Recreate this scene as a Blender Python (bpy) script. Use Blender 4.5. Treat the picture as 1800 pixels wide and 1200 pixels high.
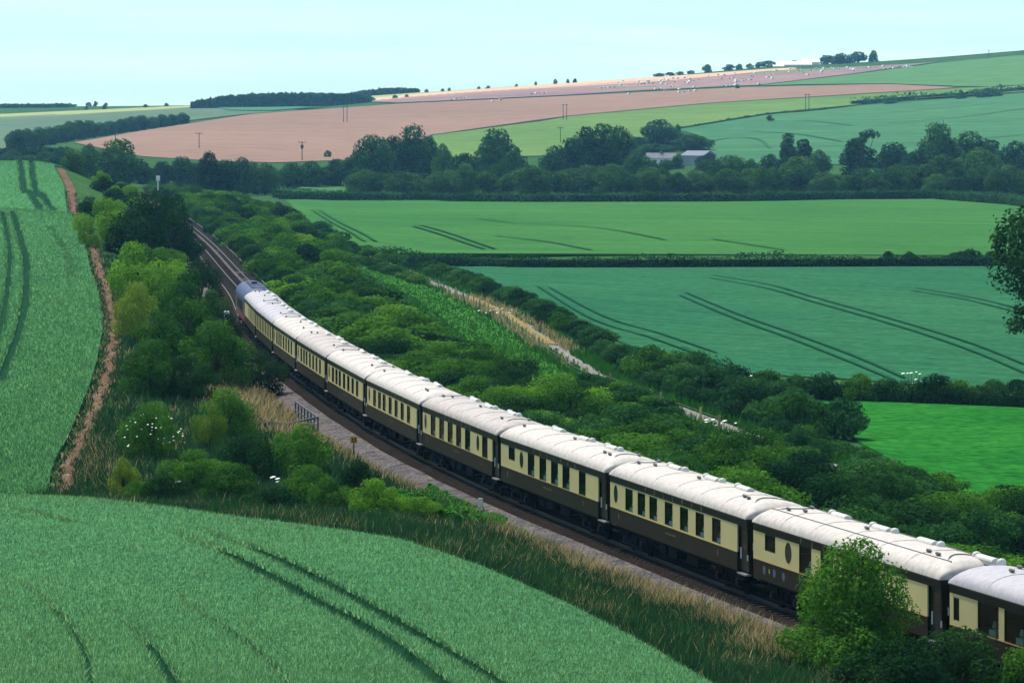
import bpy, math, random
import numpy as np
from mathutils import Vector, Matrix

for o in list(bpy.data.objects):
    bpy.data.objects.remove(o, do_unlink=True)
SC = bpy.context.scene
COL = SC.collection
R = math.radians

# ------------------------------------------------------------------ camera
HC = 19.25                      # camera height above the rails (rails at z = 0)
FPX = 6750.0                    # focal length in photograph pixels (1800 wide) = 135 mm
PX0, PY0 = 900.0, 193.0         # vanishing column and eye-level row
cam = bpy.data.cameras.new('camera')
cam.lens = 135.0
cam.sensor_width = 36.0
cam.shift_y = -(600.0 - PY0) / 1800.0
cam.clip_start = 1.0
cam.clip_end = 20000.0
camo = bpy.data.objects.new('camera', cam)
COL.objects.link(camo)
camo.location = (0, 0, HC)
camo.rotation_euler = (R(90), 0, 0)
SC.camera = camo

# ------------------------------------------------------------------ sky, sun, exposure
SUN_AZ = -30.0                  # degrees from straight ahead, negative = left
SUN_EL = 58.0
w = bpy.data.worlds.new('World')
SC.world = w
w.use_nodes = True
nt = w.node_tree
nt.nodes.clear()
sky = nt.nodes.new('ShaderNodeTexSky')
sky.sky_type = 'NISHITA'
sky.sun_disc = False
sky.sun_elevation = R(SUN_EL)
sky.sun_rotation = R(SUN_AZ)
sky.air_density = 1.2
sky.dust_density = 3.0
sky.ozone_density = 3.0
tcw = nt.nodes.new('ShaderNodeTexCoord')
mapw = nt.nodes.new('ShaderNodeMapping')
mapw.inputs['Scale'].default_value = (1.0, 1.0, 14.0)
nzw = nt.nodes.new('ShaderNodeTexNoise')
nzw.inputs['Scale'].default_value = 9.0
nzw.inputs['Detail'].default_value = 5.0
rampw = nt.nodes.new('ShaderNodeMapRange')
rampw.inputs[1].default_value = 0.42
rampw.inputs[2].default_value = 0.72
rampw.inputs[3].default_value = -0.15
rampw.inputs[4].default_value = 0.08
mixw = nt.nodes.new('ShaderNodeMix')
mixw.data_type = 'RGBA'
mixw.inputs['B'].default_value = (7.0, 9.2, 9.75, 1)      # thin high cloud veil
tint = nt.nodes.new('ShaderNodeMix')
tint.data_type = 'RGBA'
tint.blend_type = 'MULTIPLY'
tint.inputs['Factor'].default_value = 1.0
tint.inputs['B'].default_value = (0.86, 1.02, 1.0, 1)
bg = nt.nodes.new('ShaderNodeBackground')
bg.inputs['Strength'].default_value = 0.13
wo = nt.nodes.new('ShaderNodeOutputWorld')
L = nt.links.new
L(tcw.outputs['Generated'], mapw.inputs['Vector'])
L(mapw.outputs['Vector'], nzw.inputs['Vector'])
L(nzw.outputs['Fac'], rampw.inputs[0])
# the veil is seen edge-on towards the horizon all round, thin overhead
sepw = nt.nodes.new('ShaderNodeSeparateXYZ')
elev = nt.nodes.new('ShaderNodeMapRange')
elev.inputs[1].default_value = 0.0
elev.inputs[2].default_value = 0.55
elev.inputs[3].default_value = 0.92
elev.inputs[4].default_value = 0.15
addw = nt.nodes.new('ShaderNodeMath')
addw.use_clamp = True
L(tcw.outputs['Generated'], sepw.inputs[0])
L(sepw.outputs['Z'], elev.inputs[0])
L(elev.outputs[0], addw.inputs[0])
L(rampw.outputs[0], addw.inputs[1])
L(addw.outputs[0], mixw.inputs['Factor'])
L(sky.outputs['Color'], mixw.inputs['A'])
L(mixw.outputs['Result'], tint.inputs['A'])
L(tint.outputs['Result'], bg.inputs['Color'])
L(bg.outputs['Background'], wo.inputs['Surface'])

sun = bpy.data.lights.new('sun', 'SUN')
sun.energy = 4.9
sun.angle = R(1.0)
sun.color = (1.0, 0.95, 0.86)
suno = bpy.data.objects.new('sun', sun)
COL.objects.link(suno)
sd = Vector((math.sin(R(SUN_AZ)) * math.cos(R(SUN_EL)), math.cos(R(SUN_AZ)) * math.cos(R(SUN_EL)), math.sin(R(SUN_EL))))
suno.rotation_euler = (-sd).to_track_quat('-Z', 'Y').to_euler()

SC.view_settings.view_transform = 'Standard'
SC.view_settings.look = 'None'
SC.view_settings.exposure = 0.04
SC.view_settings.gamma = 1.0
SC.view_settings.use_curve_mapping = False
SC.cycles.use_denoising = True
SC.cycles.max_bounces = 6
SC.cycles.diffuse_bounces = 2
SC.cycles.glossy_bounces = 2
SC.cycles.transmission_bounces = 3
SC.cycles.volume_bounces = 0
SC.cycles.transparent_max_bounces = 8

rng = np.random.default_rng(7)
random.seed(7)

# ------------------------------------------------------------------ materials
def s2l(c):
    return tuple(((v / 255.0) / 12.92 if v / 255.0 <= 0.04045 else ((v / 255.0 + 0.055) / 1.055) ** 2.4) for v in c)

def new_mat(name):
    m = bpy.data.materials.new(name)
    m.use_nodes = True
    n = m.node_tree
    b = n.nodes['Principled BSDF']
    b.inputs['Specular IOR Level'].default_value = 0.25
    return m, n, b

def plain(name, col, rough=0.6, metal=0.0, spec=0.3, noise=0.0, nscale=3.0, coat=0.0):
    m, n, b = new_mat(name)
    b.inputs['Base Color'].default_value = (*col, 1)
    b.inputs['Roughness'].default_value = rough
    b.inputs['Metallic'].default_value = metal
    b.inputs['Specular IOR Level'].default_value = spec
    b.inputs['Coat Weight'].default_value = coat
    b.inputs['Coat Roughness'].default_value = 0.15
    if noise > 0:
        tc = n.nodes.new('ShaderNodeTexCoord')
        nz = n.nodes.new('ShaderNodeTexNoise')
        nz.inputs['Scale'].default_value = nscale
        nz.inputs['Detail'].default_value = 5
        mr = n.nodes.new('ShaderNodeMapRange')
        mr.inputs[1].default_value = 0.3
        mr.inputs[2].default_value = 0.7
        mr.inputs[3].default_value = 1 - noise
        mr.inputs[4].default_value = 1 + noise * 0.5
        mx = n.nodes.new('ShaderNodeMix')
        mx.data_type = 'RGBA'
        mx.blend_type = 'MULTIPLY'
        mx.inputs['Factor'].default_value = 1
        mx.inputs['A'].default_value = (*col, 1)
        n.links.new(tc.outputs['Object'], nz.inputs['Vector'])
        n.links.new(nz.outputs['Fac'], mr.inputs[0])
        n.links.new(mr.outputs[0], mx.inputs['B'])
        n.links.new(mx.outputs['Result'], b.inputs['Base Color'])
    return m

def ground_mat(name, c1, c2, c3=None, s1=0.05, s2=1.2, fine=0.35, streak=None, bump=0.0, bscale=6.0, patch=(0.62, 0.72), rough=0.85):
    """two-scale mottled ground; optional streaks along direction `streak` (degrees), optional third colour in patches"""
    m, n, b = new_mat(name)
    b.inputs['Roughness'].default_value = rough
    b.inputs['Specular IOR Level'].default_value = 0.0
    tc = n.nodes.new('ShaderNodeTexCoord')
    def noise(scale, det=4, vec=None):
        z = n.nodes.new('ShaderNodeTexNoise')
        z.inputs['Scale'].default_value = scale
        z.inputs['Detail'].default_value = det
        z.inputs['Roughness'].default_value = 0.6
        n.links.new(vec if vec else tc.outputs['Object'], z.inputs['Vector'])
        return z.outputs['Fac']
    def rng_(x, a, c, lo, hi):
        z = n.nodes.new('ShaderNodeMapRange')
        z.inputs[1].default_value = a
        z.inputs[2].default_value = c
        z.inputs[3].default_value = lo
        z.inputs[4].default_value = hi
        n.links.new(x, z.inputs[0])
        return z.outputs[0]
    def mix(f, a, c, mode='MIX'):
        z = n.nodes.new('ShaderNodeMix')
        z.data_type = 'RGBA'
        z.blend_type = mode
        for nm, v in (('Factor', f), ('A', a), ('B', c)):
            if isinstance(v, (int, float)):
                z.inputs[nm].default_value = v
            elif isinstance(v, tuple):
                z.inputs[nm].default_value = (*v, 1)
            else:
                n.links.new(v, z.inputs[nm])
        return z.outputs['Result']
    col = mix(rng_(noise(s1), 0.35, 0.65, 0, 1), c1, c2)
    if streak is not None:
        ang, along, across, amt = streak
        mp = n.nodes.new('ShaderNodeMapping')
        mp.vector_type = 'TEXTURE'
        mp.inputs['Rotation'].default_value = (0, 0, R(ang))
        mp.inputs['Scale'].default_value = (along, across, 1)
        n.links.new(tc.outputs['Object'], mp.inputs['Vector'])
        f = rng_(noise(1.0, 3, mp.outputs['Vector']), 0.35, 0.65, 1 - amt, 1 + amt)
        col = mix(1.0, col, f, 'MULTIPLY')
    if c3 is not None:
        col = mix(rng_(noise(s1 * 2.3, 5), patch[0], patch[1], 0, 1), col, c3)
    f = rng_(noise(s2, 3), 0.3, 0.7, 1 - fine, 1 + fine)
    col = mix(1.0, col, f, 'MULTIPLY')
    n.links.new(col, b.inputs['Base Color'])
    if bump > 0:
        bp = n.nodes.new('ShaderNodeBump')
        bp.inputs['Strength'].default_value = 1.0
        bp.inputs['Distance'].default_value = bump
        n.links.new(noise(bscale, 4), bp.inputs['Height'])
        n.links.new(bp.outputs['Normal'], b.inputs['Normal'])
    return m

def leaf_mat(name, dark, light, trans=0.3, rnd=0.35, up=0.0):
    """foliage: colour runs from dark to light by the per-leaf 'tint' attribute, shifted per object"""
    m = bpy.data.materials.new(name)
    m.use_nodes = True
    n = m.node_tree
    n.nodes.clear()
    at = n.nodes.new('ShaderNodeAttribute')
    at.attribute_name = 'tint'
    oi = n.nodes.new('ShaderNodeObjectInfo')
    mr = n.nodes.new('ShaderNodeMapRange')
    mr.inputs[3].default_value = -rnd
    mr.inputs[4].default_value = rnd
    ad = n.nodes.new('ShaderNodeMath')
    ad.operation = 'ADD'
    ad.use_clamp = True
    mx = n.nodes.new('ShaderNodeMix')
    mx.data_type = 'RGBA'
    mx.inputs['A'].default_value = (*dark, 1)
    mx.inputs['B'].default_value = (*light, 1)
    df = n.nodes.new('ShaderNodeBsdfDiffuse')
    tr = n.nodes.new('ShaderNodeBsdfTranslucent')
    ms = n.nodes.new('ShaderNodeMixShader')
    ms.inputs[0].default_value = trans
    out = n.nodes.new('ShaderNodeOutputMaterial')
    k = n.links.new
    k(oi.outputs['Random'], mr.inputs[0])
    if up > 0:                                   # blades: soften the shading normal towards the sward's own
        ge = n.nodes.new('ShaderNodeNewGeometry')
        vm = n.nodes.new('ShaderNodeMix')
        vm.data_type = 'VECTOR'
        vm.inputs['Factor'].default_value = up
        vm.inputs['B'].default_value = (0, 0, 1)
        nv = n.nodes.new('ShaderNodeVectorMath')
        nv.operation = 'NORMALIZE'
        k(ge.outputs['Normal'], vm.inputs['A'])
        k(vm.outputs['Result'], nv.inputs[0])
        k(nv.outputs[0], df.inputs['Normal'])
    k(at.outputs['Fac'], ad.inputs[0])
    k(mr.outputs[0], ad.inputs[1])
    k(ad.outputs[0], mx.inputs['Factor'])
    k(mx.outputs['Result'], df.inputs['Color'])
    k(mx.outputs['Result'], tr.inputs['Color'])
    k(df.outputs[0], ms.inputs[1])
    k(tr.outputs[0], ms.inputs[2])
    k(ms.outputs[0], out.inputs['Surface'])
    return m

# ------------------------------------------------------------------ object helpers
def tag(o, label=None, cat=None, group=None, kind=None):
    if label: o['label'] = label
    if cat: o['category'] = cat
    if group: o['group'] = group
    if kind: o['kind'] = kind
    return o

def link(name, me, parent=None):
    o = bpy.data.objects.new(name, me)
    COL.objects.link(o)
    if parent is not None:
        o.parent = parent
    return o

def empty(name, loc=(0, 0, 0), rz=0.0):
    o = bpy.data.objects.new(name, None)
    o.empty_display_size = 0.5
    COL.objects.link(o)
    o.location = loc
    o.rotation_euler = (0, 0, rz)
    return o

def mesh_np(name, V, Fq, mats, tint=None, smooth=False, midx=None):
    """mesh from numpy arrays; Fq is (n,3) or (n,4)"""
    me = bpy.data.meshes.new(name)
    V = np.asarray(V, dtype=np.float32)
    Fq = np.asarray(Fq, dtype=np.int32)
    k = Fq.shape[1]
    me.vertices.add(len(V))
    me.vertices.foreach_set('co', V.ravel())
    me.loops.add(Fq.size)
    me.loops.foreach_set('vertex_index', Fq.ravel())
    me.polygons.add(len(Fq))
    me.polygons.foreach_set('loop_start', np.arange(0, Fq.size, k, dtype=np.int32))
    me.polygons.foreach_set('loop_total', np.full(len(Fq), k, dtype=np.int32))
    if smooth:
        me.polygons.foreach_set('use_smooth', np.ones(len(Fq), dtype=bool))
    if midx is not None:
        me.polygons.foreach_set('material_index', np.asarray(midx, dtype=np.int32))
    for m in (mats if isinstance(mats, (list, tuple)) else [mats]):
        me.materials.append(m)
    if tint is not None:
        a = me.attributes.new('tint', 'FLOAT', 'POINT')
        a.data.foreach_set('value', np.asarray(tint, dtype=np.float32))
    me.update(calc_edges=True)
    return me

class MB:
    """collects simple shapes into ONE mesh"""
    def __init__(s):
        s.v, s.f, s.m = [], [], []
    def add(s, V, Fs, m=0):
        o = len(s.v)
        s.v += [tuple(map(float, p)) for p in V]
        s.f += [tuple(i + o for i in f) for f in Fs]
        s.m += [m] * len(Fs)
        return s
    def box(s, x0, x1, y0, y1, z0, z1, m=0):
        V = [(x0, y0, z0), (x1, y0, z0), (x1, y1, z0), (x0, y1, z0), (x0, y0, z1), (x1, y0, z1), (x1, y1, z1), (x0, y1, z1)]
        return s.add(V, [(0, 3, 2, 1), (4, 5, 6, 7), (0, 1, 5, 4), (1, 2, 6, 5), (2, 3, 7, 6), (3, 0, 4, 7)], m)
    def bar(s, a, b, w, h=None, m=0):
        a, b = Vector(a), Vector(b)
        h = h or w
        d = (b - a).normalized()
        up = Vector((0, 0, 1)) if abs(d.z) < 0.95 else Vector((1, 0, 0))
        r = d.cross(up).normalized()
        u = r.cross(d).normalized()
        V = []
        for p in (a, b):
            for (i, j) in ((-1, -1), (1, -1), (1, 1), (-1, 1)):
                V.append(p + r * (i * w / 2) + u * (j * h / 2))
        return s.add(V, [(3, 2, 1, 0), (4, 5, 6, 7), (0, 1, 5, 4), (1, 2, 6, 5), (2, 3, 7, 6), (3, 0, 4, 7)], m)
    def tube(s, pts, rad, n=6, m=0, cap=True):
        pts = [Vector(p) for p in pts]
        rad = rad if isinstance(rad, (list, tuple)) else [rad] * len(pts)
        V, Fs = [], []
        for i, p in enumerate(pts):
            d = (pts[min(i + 1, len(pts) - 1)] - pts[max(i - 1, 0)]).normalized()
            up = Vector((0, 0, 1)) if abs(d.z) < 0.9 else Vector((1, 0, 0))
            r = d.cross(up).normalized()
            u = r.cross(d).normalized()
            for k in range(n):
                a = 2 * math.pi * k / n
                V.append(p + r * (math.cos(a) * rad[i]) + u * (math.sin(a) * rad[i]))
        for i in range(len(pts) - 1):
            for k in range(n):
                k2 = (k + 1) % n
                Fs.append((i * n + k, i * n + k2, (i + 1) * n + k2, (i + 1) * n + k))
        if cap:
            Fs.append(tuple(range(n - 1, -1, -1)))
            Fs.append(tuple((len(pts) - 1) * n + k for k in range(n)))
        return s.add(V, Fs, m)
    def build(s, name, mats, parent=None, smooth=False, bevel=0.0):
        me = bpy.data.meshes.new(name)
        me.from_pydata(s.v, [], s.f)
        mats = mats if isinstance(mats, (list, tuple)) else [mats]
        for q in mats:
            me.materials.append(q)
        me.polygons.foreach_set('material_index', s.m)
        if smooth:
            me.polygons.foreach_set('use_smooth', [True] * len(s.f))
        me.update()
        o = link(name, me, parent)
        if bevel > 0:
            b = o.modifiers.new('bevel', 'BEVEL')
            b.width = bevel
            b.segments = 1
        return o

# ------------------------------------------------------------------ the railway's line (plan), rails at z = 0
LEFT = [(20, 50.5), (50, 40.3), (75, 32.0), (94, 26.0), (113, 20.2), (132, 14.6), (151, 9.24), (171, 4.05), (191, -0.96),
        (210, -5.07), (230, -8.86), (250, -12.15), (270, -15.24), (289, -17.98), (308, -20.5), (328, -22.8), (346, -24.9)]
TRK = [(y, x + 1.40) for y, x in LEFT] + [(400, -28.7), (456, -34.9), (552, -45.6), (650, -57.4), (750, -70.4), (890, -89.4), (1000, -106.0), (1130, -127.0)]
TY = np.array([t[0] for t in TRK], float)
TX = np.array([t[1] for t in TRK], float)
def _spline(xk, yk, x):
    """natural-ish cubic (Catmull/Hermite with finite differences)"""
    m = np.gradient(yk, xk)
    i = np.clip(np.searchsorted(xk, x) - 1, 0, len(xk) - 2)
    h = xk[i + 1] - xk[i]
    t = (x - xk[i]) / h
    t2, t3 = t * t, t * t * t
    return (2 * t3 - 3 * t2 + 1) * yk[i] + (t3 - 2 * t2 + t) * h * m[i] + (-2 * t3 + 3 * t2) * yk[i + 1] + (t3 - t2) * h * m[i + 1]
_ys = np.arange(20, 1130, 1.0)
_xs = _spline(TY, TX, _ys)
for _ in range(12):                       # fair the curve
    _xs[3:-3] = (_xs[:-6] + 2 * _xs[1:-5] + 3 * _xs[2:-4] + 4 * _xs[3:-3] + 3 * _xs[4:-2] + 2 * _xs[5:-1] + _xs[6:]) / 16.0
def track_x(y):
    y = np.asarray(y, float)
    sl0 = (_xs[1] - _xs[0]); sl1 = (_xs[-1] - _xs[-2])
    r = np.interp(y, _ys, _xs)
    r = np.where(y < _ys[0], _xs[0] + (y - _ys[0]) * sl0, r)
    return np.where(y > _ys[-1], _xs[-1] + (y - _ys[-1]) * sl1, r)
def track_n(y):
    s = float(track_x(y + 1) - track_x(y - 1)) / 2
    l = math.hypot(1, s)
    return Vector((1 / l, -s / l, 0)), Vector((s / l, 1 / l, 0))       # right normal, forward
def track_off(X, Y):
    """signed distance right of the train's track"""
    s = (track_x(Y + 1) - track_x(Y - 1)) / 2
    return (X - track_x(Y)) / np.hypot(1, s)

# ------------------------------------------------------------------ terrain
def W(px, py, Y, dz=0.0):
    return ((px - PX0) / FPX * Y, Y, HC - (py - PY0) / FPX * Y + dz)
CROP = 0.45
ctl = []
for p in [(-70, -60, 21), (0, -60, 20), (70, -60, 17), (-30, 0, 17.4), (0, 0, 16.6), (30, 0, 13.5), (-25, 40, 12.4), (0, 40, 11.2), (25, 40, 6.0), (60, 40, 0.2), (60, 0, 4), (80, 90, -3)]:
    ctl.append(p)
# near wheat field (crop top in the photograph, soil below it)
for p in [(-200, 1200, 82), (0, 1200, 85), (300, 1200, 88), (600, 1200, 92), (950, 1200, 101), (1260, 1203, 112),
          (-200, 866, 160), (0, 868, 160), (150, 874, 158), (300, 890, 155), (500, 917, 150), (700, 946, 144.5), (850, 995, 138), (1000, 1060, 130), (1130, 1127, 121),
          (0, 985, 124), (300, 1000, 123), (600, 1055, 117)]:
    ctl.append(W(*p, dz=-CROP))
ctl += [W(110, 872, 182, -0.9), W(0, 872, 182, -0.7), W(-200, 866, 182, -0.6), W(300, 890, 176, -0.5), W(500, 905, 176, 0)]
# left field and the bare path beside it
for p in [(-200, 850, 200), (0, 860, 198), (-200, 690, 250), (0, 700, 250), (-200, 600, 292), (0, 600, 292), (90, 480, 375), (0, 480, 375), (-200, 470, 378),
          (0, 420, 440), (-200, 410, 440), (0, 367, 525), (-200, 362, 520), (70, 370, 528)]:
    ctl.append(W(*p, dz=-0.35))
ctl += [W(-200, 364, 590, -1.2), W(0, 367, 590, -1.2), W(60, 372, 590, -0.9)]
for p in [(0, 320, 690), (-200, 318, 690), (0, 284, 790), (-200, 275, 790), (80, 286, 785), (-200, 283, 900), (0, 292, 890)]:
    ctl.append(W(*p, dz=-0.3))
PATH = [(112, 872, 197), (122, 820, 207), (150, 760, 223), (178, 690, 246), (192, 640, 266), (200, 580, 298), (190, 520, 345), (176, 480, 380), (165, 440, 425), (140, 385, 520), (124, 330, 650), (106, 296, 745)]
for p in PATH:
    ctl.append(W(*p))
# railway formation and the bank to its right, falling to the lane
for y in (60, 95, 115, 135, 160, 190, 220, 250, 285, 325, 370, 420, 480, 560, 660, 780, 900, 1040):
    x = float(track_x(y))
    ctl.append((x, y, -0.5))
    ctl.append((x + 8, y, -0.7))
    ctl.append((x + 19, y, -2.3))
    ctl.append((x + 31, y, -4.0))
    if y < 420:
        ctl.append((x + 60, y, -4.9))
for y, dzz in ((205, 0.4), (235, 0.6), (265, 1.2), (300, 1.9), (345, 2.4), (400, 2.8), (470, 3.4), (560, 3.6), (660, 4.5), (760, 5.5)):
    ctl.append((float(track_x(y)) - 9, y, dzz * 0.75))
for y, dzz in ((120, 0.6), (140, 0.7), (160, 0.5), (180, 0.4)):
    ctl.append((float(track_x(y)) - 6.5, y, dzz))
# valley floor on the right
for p in [(1800, 880, 240), (2050, 880, 240), (1400, 702, 323), (1800, 710, 318), (2050, 710, 318), (1800, 471, 592), (2050, 471, 592), (1000, 476, 582), (1300, 472, 590),
          (1300, 600, 404), (1800, 600, 404), (640, 447, 648), (1800, 450, 640), (2050, 450, 640), (1800, 362, 985), (2050, 362, 985), (1500, 352, 1030), (1000, 356, 1015), (520, 352, 1030),
          (900, 400, 795), (1500, 400, 795), (2050, 400, 795), (600, 330, 1170), (1000, 330, 1170), (1400, 328, 1180), (1800, 328, 1180), (2050, 328, 1180), (300, 325, 1150)]:
    ctl.append(W(*p))
# far hills
for p in [(1160, 290, 1390), (1250, 288, 1400), (1500, 278, 1450), (1800, 278, 1450), (2050, 275, 1450), (1350, 230, 1750), (1190, 226, 1850), (1500, 187, 2050), (1800, 164, 2100), (2050, 150, 2150),
          (1800, 98, 2700), (2050, 85, 2700), (1650, 110, 2750), (760, 242, 1800), (980, 232, 1800), (620, 282, 1450), (480, 286, 1400), (250, 277, 1400), (130, 252, 1600), (440, 200, 2200), (700, 182, 2300),
          (1000, 168, 2400), (1300, 152, 2450), (1690, 157, 2250), (700, 167, 3000), (900, 154, 3000), (1150, 136, 3000), (1350, 118, 3000), (1500, 112, 2950),
          (0, 190, 3500), (200, 188, 3300), (-200, 192, 3500), (340, 190, 2700), (560, 189, 2600), (0, 212, 2400), (0, 255, 1700), (-200, 212, 2400), (-200, 255, 1700), (0, 290, 1250), (-200, 285, 1250), (150, 290, 1250), (300, 287, 1300)]:
    ctl.append(W(*p))
for px in (-300, 200, 600, 1000, 1400, 1800, 2200):
    X = (px - PX0) / FPX
    zz = 6 + max(0, px - 300) * 0.025
    ctl.append((X * 4100, 4100, zz))
    ctl.append((X * 5200, 5200, -30))
CT = np.array(ctl, float)
def ab(X, Y):
    return X / (Y + 110.0) * 11.0, np.log(Y + 110.0) * 2.4
ca, cb = ab(CT[:, 0], CT[:, 1])
def _kern(r2):
    return np.where(r2 > 1e-12, r2 * np.log(np.maximum(r2, 1e-12)), 0.0)
n_ = len(CT)
Km = _kern((ca[:, None] - ca[None]) ** 2 + (cb[:, None] - cb[None]) ** 2) + np.eye(n_) * 0.004
Pm = np.stack([np.ones(n_), ca, cb], 1)
A = np.zeros((n_ + 3, n_ + 3))
A[:n_, :n_] = Km
A[:n_, n_:] = Pm
A[n_:, :n_] = Pm.T
wsol = np.linalg.solve(A, np.concatenate([CT[:, 2], np.zeros(3)]))
def Zt(X, Y):
    """ground height"""
    X = np.asarray(X, float); Y = np.asarray(Y, float)
    sh = np.broadcast(X, Y).shape
    x = np.broadcast_to(X, sh).ravel(); y = np.broadcast_to(Y, sh).ravel()
    out = np.empty(x.shape)
    for i in range(0, len(x), 20000):
        a, b = ab(x[i:i + 20000], y[i:i + 20000])
        k = _kern((a[:, None] - ca[None]) ** 2 + (b[:, None] - cb[None]) ** 2)
        out[i:i + 20000] = k @ wsol[:n_] + wsol[n_] + wsol[n_ + 1] * a + wsol[n_ + 2] * b
    off = track_off(x, y)
    # formation shelf: from 3.2 m left of the train's track to 6.6 m right of it
    d = np.maximum(np.maximum(-3.2 - off, off - 5.8), 0)
    m = np.clip(1 - d / 3.0, 0, 1)
    m = m * m * (3 - 2 * m) * (y < 1250)
    out = out * (1 - m) + (-0.62) * m
    return out.reshape(sh)
def zt(x, y):
    return float(Zt(np.array([x]), np.array([y]))[0])
_YM = np.geomspace(60, 4300, 1500)
def ground(px, py, ymin=60.0, lift=0.0):
    """where the sight line of a photograph pixel meets the ground"""
    Ym = _YM[_YM >= ymin]
    X = (px - PX0) / FPX * Ym
    d = HC - (py - PY0) / FPX * Ym - (Zt(X, Ym) + lift)
    i = np.where(d <= 0)[0]
    if len(i) == 0:
        j = int(np.argmin(np.abs(d)[len(d) // 3:])) + len(d) // 3 if True else 0
        y = Ym[j]
    elif i[0] == 0:
        y = Ym[0]
    else:
        j = i[0]
        t = d[j - 1] / (d[j - 1] - d[j])
        y = Ym[j - 1] + t * (Ym[j] - Ym[j - 1])
    x = (px - PX0) / FPX * y
    return Vector((x, y, zt(x, y)))
#---PART2---
# ------------------------------------------------------------------ ground materials
M = {}
M['rough'] = ground_mat('rough_grass', (0.030, 0.085, 0.030), (0.050, 0.115, 0.036), (0.16, 0.13, 0.06), s1=0.06, s2=0.9, fine=0.5, patch=(0.66, 0.78), bump=0.25, bscale=1.5)
M['wheat'] = ground_mat('green_wheat', (0.050, 0.175, 0.080), (0.066, 0.205, 0.084), s1=0.035, s2=5.0, fine=0.5, streak=(62, 9, 0.35, 0.12), bump=0.12, bscale=7.0)
M['barley'] = ground_mat('green_barley', (0.052, 0.175, 0.072), (0.068, 0.205, 0.076), s1=0.02, s2=2.2, fine=0.32, streak=(100, 14, 0.5, 0.14), bump=0.12, bscale=3.0)
M['blue_wheat'] = ground_mat('bluish_wheat', (0.024, 0.112, 0.056), (0.034, 0.132, 0.060), s1=0.012, s2=0.9, fine=0.26, streak=(138, 30, 1.1, 0.22), bump=0.15, bscale=1.6)
M['far_wheat'] = ground_mat('far_green_wheat', (0.040, 0.138, 0.038), (0.054, 0.160, 0.043), s1=0.01, s2=0.5, fine=0.16, streak=(150, 60, 2.0, 0.2))
M['pasture'] = ground_mat('pasture_grass', (0.014, 0.118, 0.018), (0.024, 0.150, 0.022), s1=0.07, s2=1.0, fine=0.42, streak=(10, 4, 0.8, 0.22), bump=0.12, bscale=1.2)
M['verge'] = ground_mat('verge_grass', (0.035, 0.135, 0.022), (0.055, 0.165, 0.028), s1=0.1, s2=1.4, fine=0.35)
M['meadow'] = ground_mat('valley_meadow', (0.06, 0.17, 0.06), (0.05, 0.14, 0.05), s1=0.02, s2=0.2, fine=0.2)
M['pink'] = ground_mat('ripe_crop', (0.245, 0.160, 0.128), (0.275, 0.178, 0.140), s1=0.004, s2=0.10, fine=0.10, streak=(172, 160, 4.0, 0.10))
M['lime'] = ground_mat('lime_grass', (0.095, 0.185, 0.055), (0.125, 0.21, 0.062), s1=0.004, s2=0.1, fine=0.12, streak=(170, 150, 6.0, 0.14))
M['hill_green'] = ground_mat('hill_wheat', (0.050, 0.150, 0.076), (0.068, 0.178, 0.080), s1=0.003, s2=0.08, fine=0.12, streak=(160, 180, 7.0, 0.13))
M['down'] = ground_mat('downland_grass', (0.082, 0.20, 0.084), (0.09, 0.19, 0.072), s1=0.003, s2=0.05, fine=0.10, streak=(165, 150, 8.0, 0.10))
M['mud'] = ground_mat('trampled_earth', (0.22, 0.15, 0.17), (0.30, 0.20, 0.19), (0.13, 0.20, 0.10), s1=0.006, s2=0.06, fine=0.15, streak=(172, 120, 6.0, 0.15), patch=(0.55, 0.66))
M['stubble'] = ground_mat('pale_stubble', (0.52, 0.34, 0.26), (0.60, 0.42, 0.30), s1=0.004, s2=0.05, fine=0.08)
M['yellow'] = ground_mat('pale_yellow_crop', (0.32, 0.36, 0.16), (0.28, 0.34, 0.15), s1=0.004, s2=0.05, fine=0.08)
M['grey_green'] = ground_mat('grey_green_crop', (0.115, 0.17, 0.115), (0.095, 0.155, 0.105), s1=0.003, s2=0.06, fine=0.10, streak=(160, 150, 8.0, 0.10))
M['dark_green'] = ground_mat('dark_green_crop', (0.06, 0.17, 0.09), (0.07, 0.18, 0.09), s1=0.003, s2=0.06, fine=0.10)
M['soil'] = ground_mat('bare_soil_path', (0.115, 0.066, 0.043), (0.165, 0.105, 0.072), (0.30, 0.25, 0.22), s1=0.25, s2=2.0, fine=0.3, patch=(0.58, 0.7), bump=0.06, bscale=3.0)
M['lane'] = ground_mat('worn_lane_surface', (0.20, 0.19, 0.19), (0.26, 0.235, 0.21), s1=0.2, s2=2.0, fine=0.15)
M['straw'] = ground_mat('dry_grass_ground', (0.30, 0.20, 0.09), (0.24, 0.19, 0.08), (0.06, 0.11, 0.035), s1=0.25, s2=2.0, fine=0.3, patch=(0.56, 0.66))
M['ballast'] = ground_mat('ballast_stone', (0.120, 0.105, 0.108), (0.155, 0.135, 0.135), (0.07, 0.066, 0.072), s1=0.4, s2=7.0, fine=0.7, patch=(0.5, 0.65), bump=0.12, bscale=9.0)
M['ballast_brown'] = ground_mat('stained_shade_ballast', (0.026, 0.020, 0.017), (0.018, 0.0145, 0.0125), s1=0.3, s2=5.0, fine=0.5, bump=0.08, bscale=9.0)  # brown stained ballast, darkened further as painted shade under and beside the train
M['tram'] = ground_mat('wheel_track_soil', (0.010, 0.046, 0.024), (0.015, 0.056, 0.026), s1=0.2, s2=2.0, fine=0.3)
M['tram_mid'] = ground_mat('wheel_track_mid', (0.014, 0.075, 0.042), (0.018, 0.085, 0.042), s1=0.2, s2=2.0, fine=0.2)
M['tram_far'] = ground_mat('wheel_track_far', (0.032, 0.120, 0.038), (0.036, 0.128, 0.04), s1=0.2, s2=2.0, fine=0.1)

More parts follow.
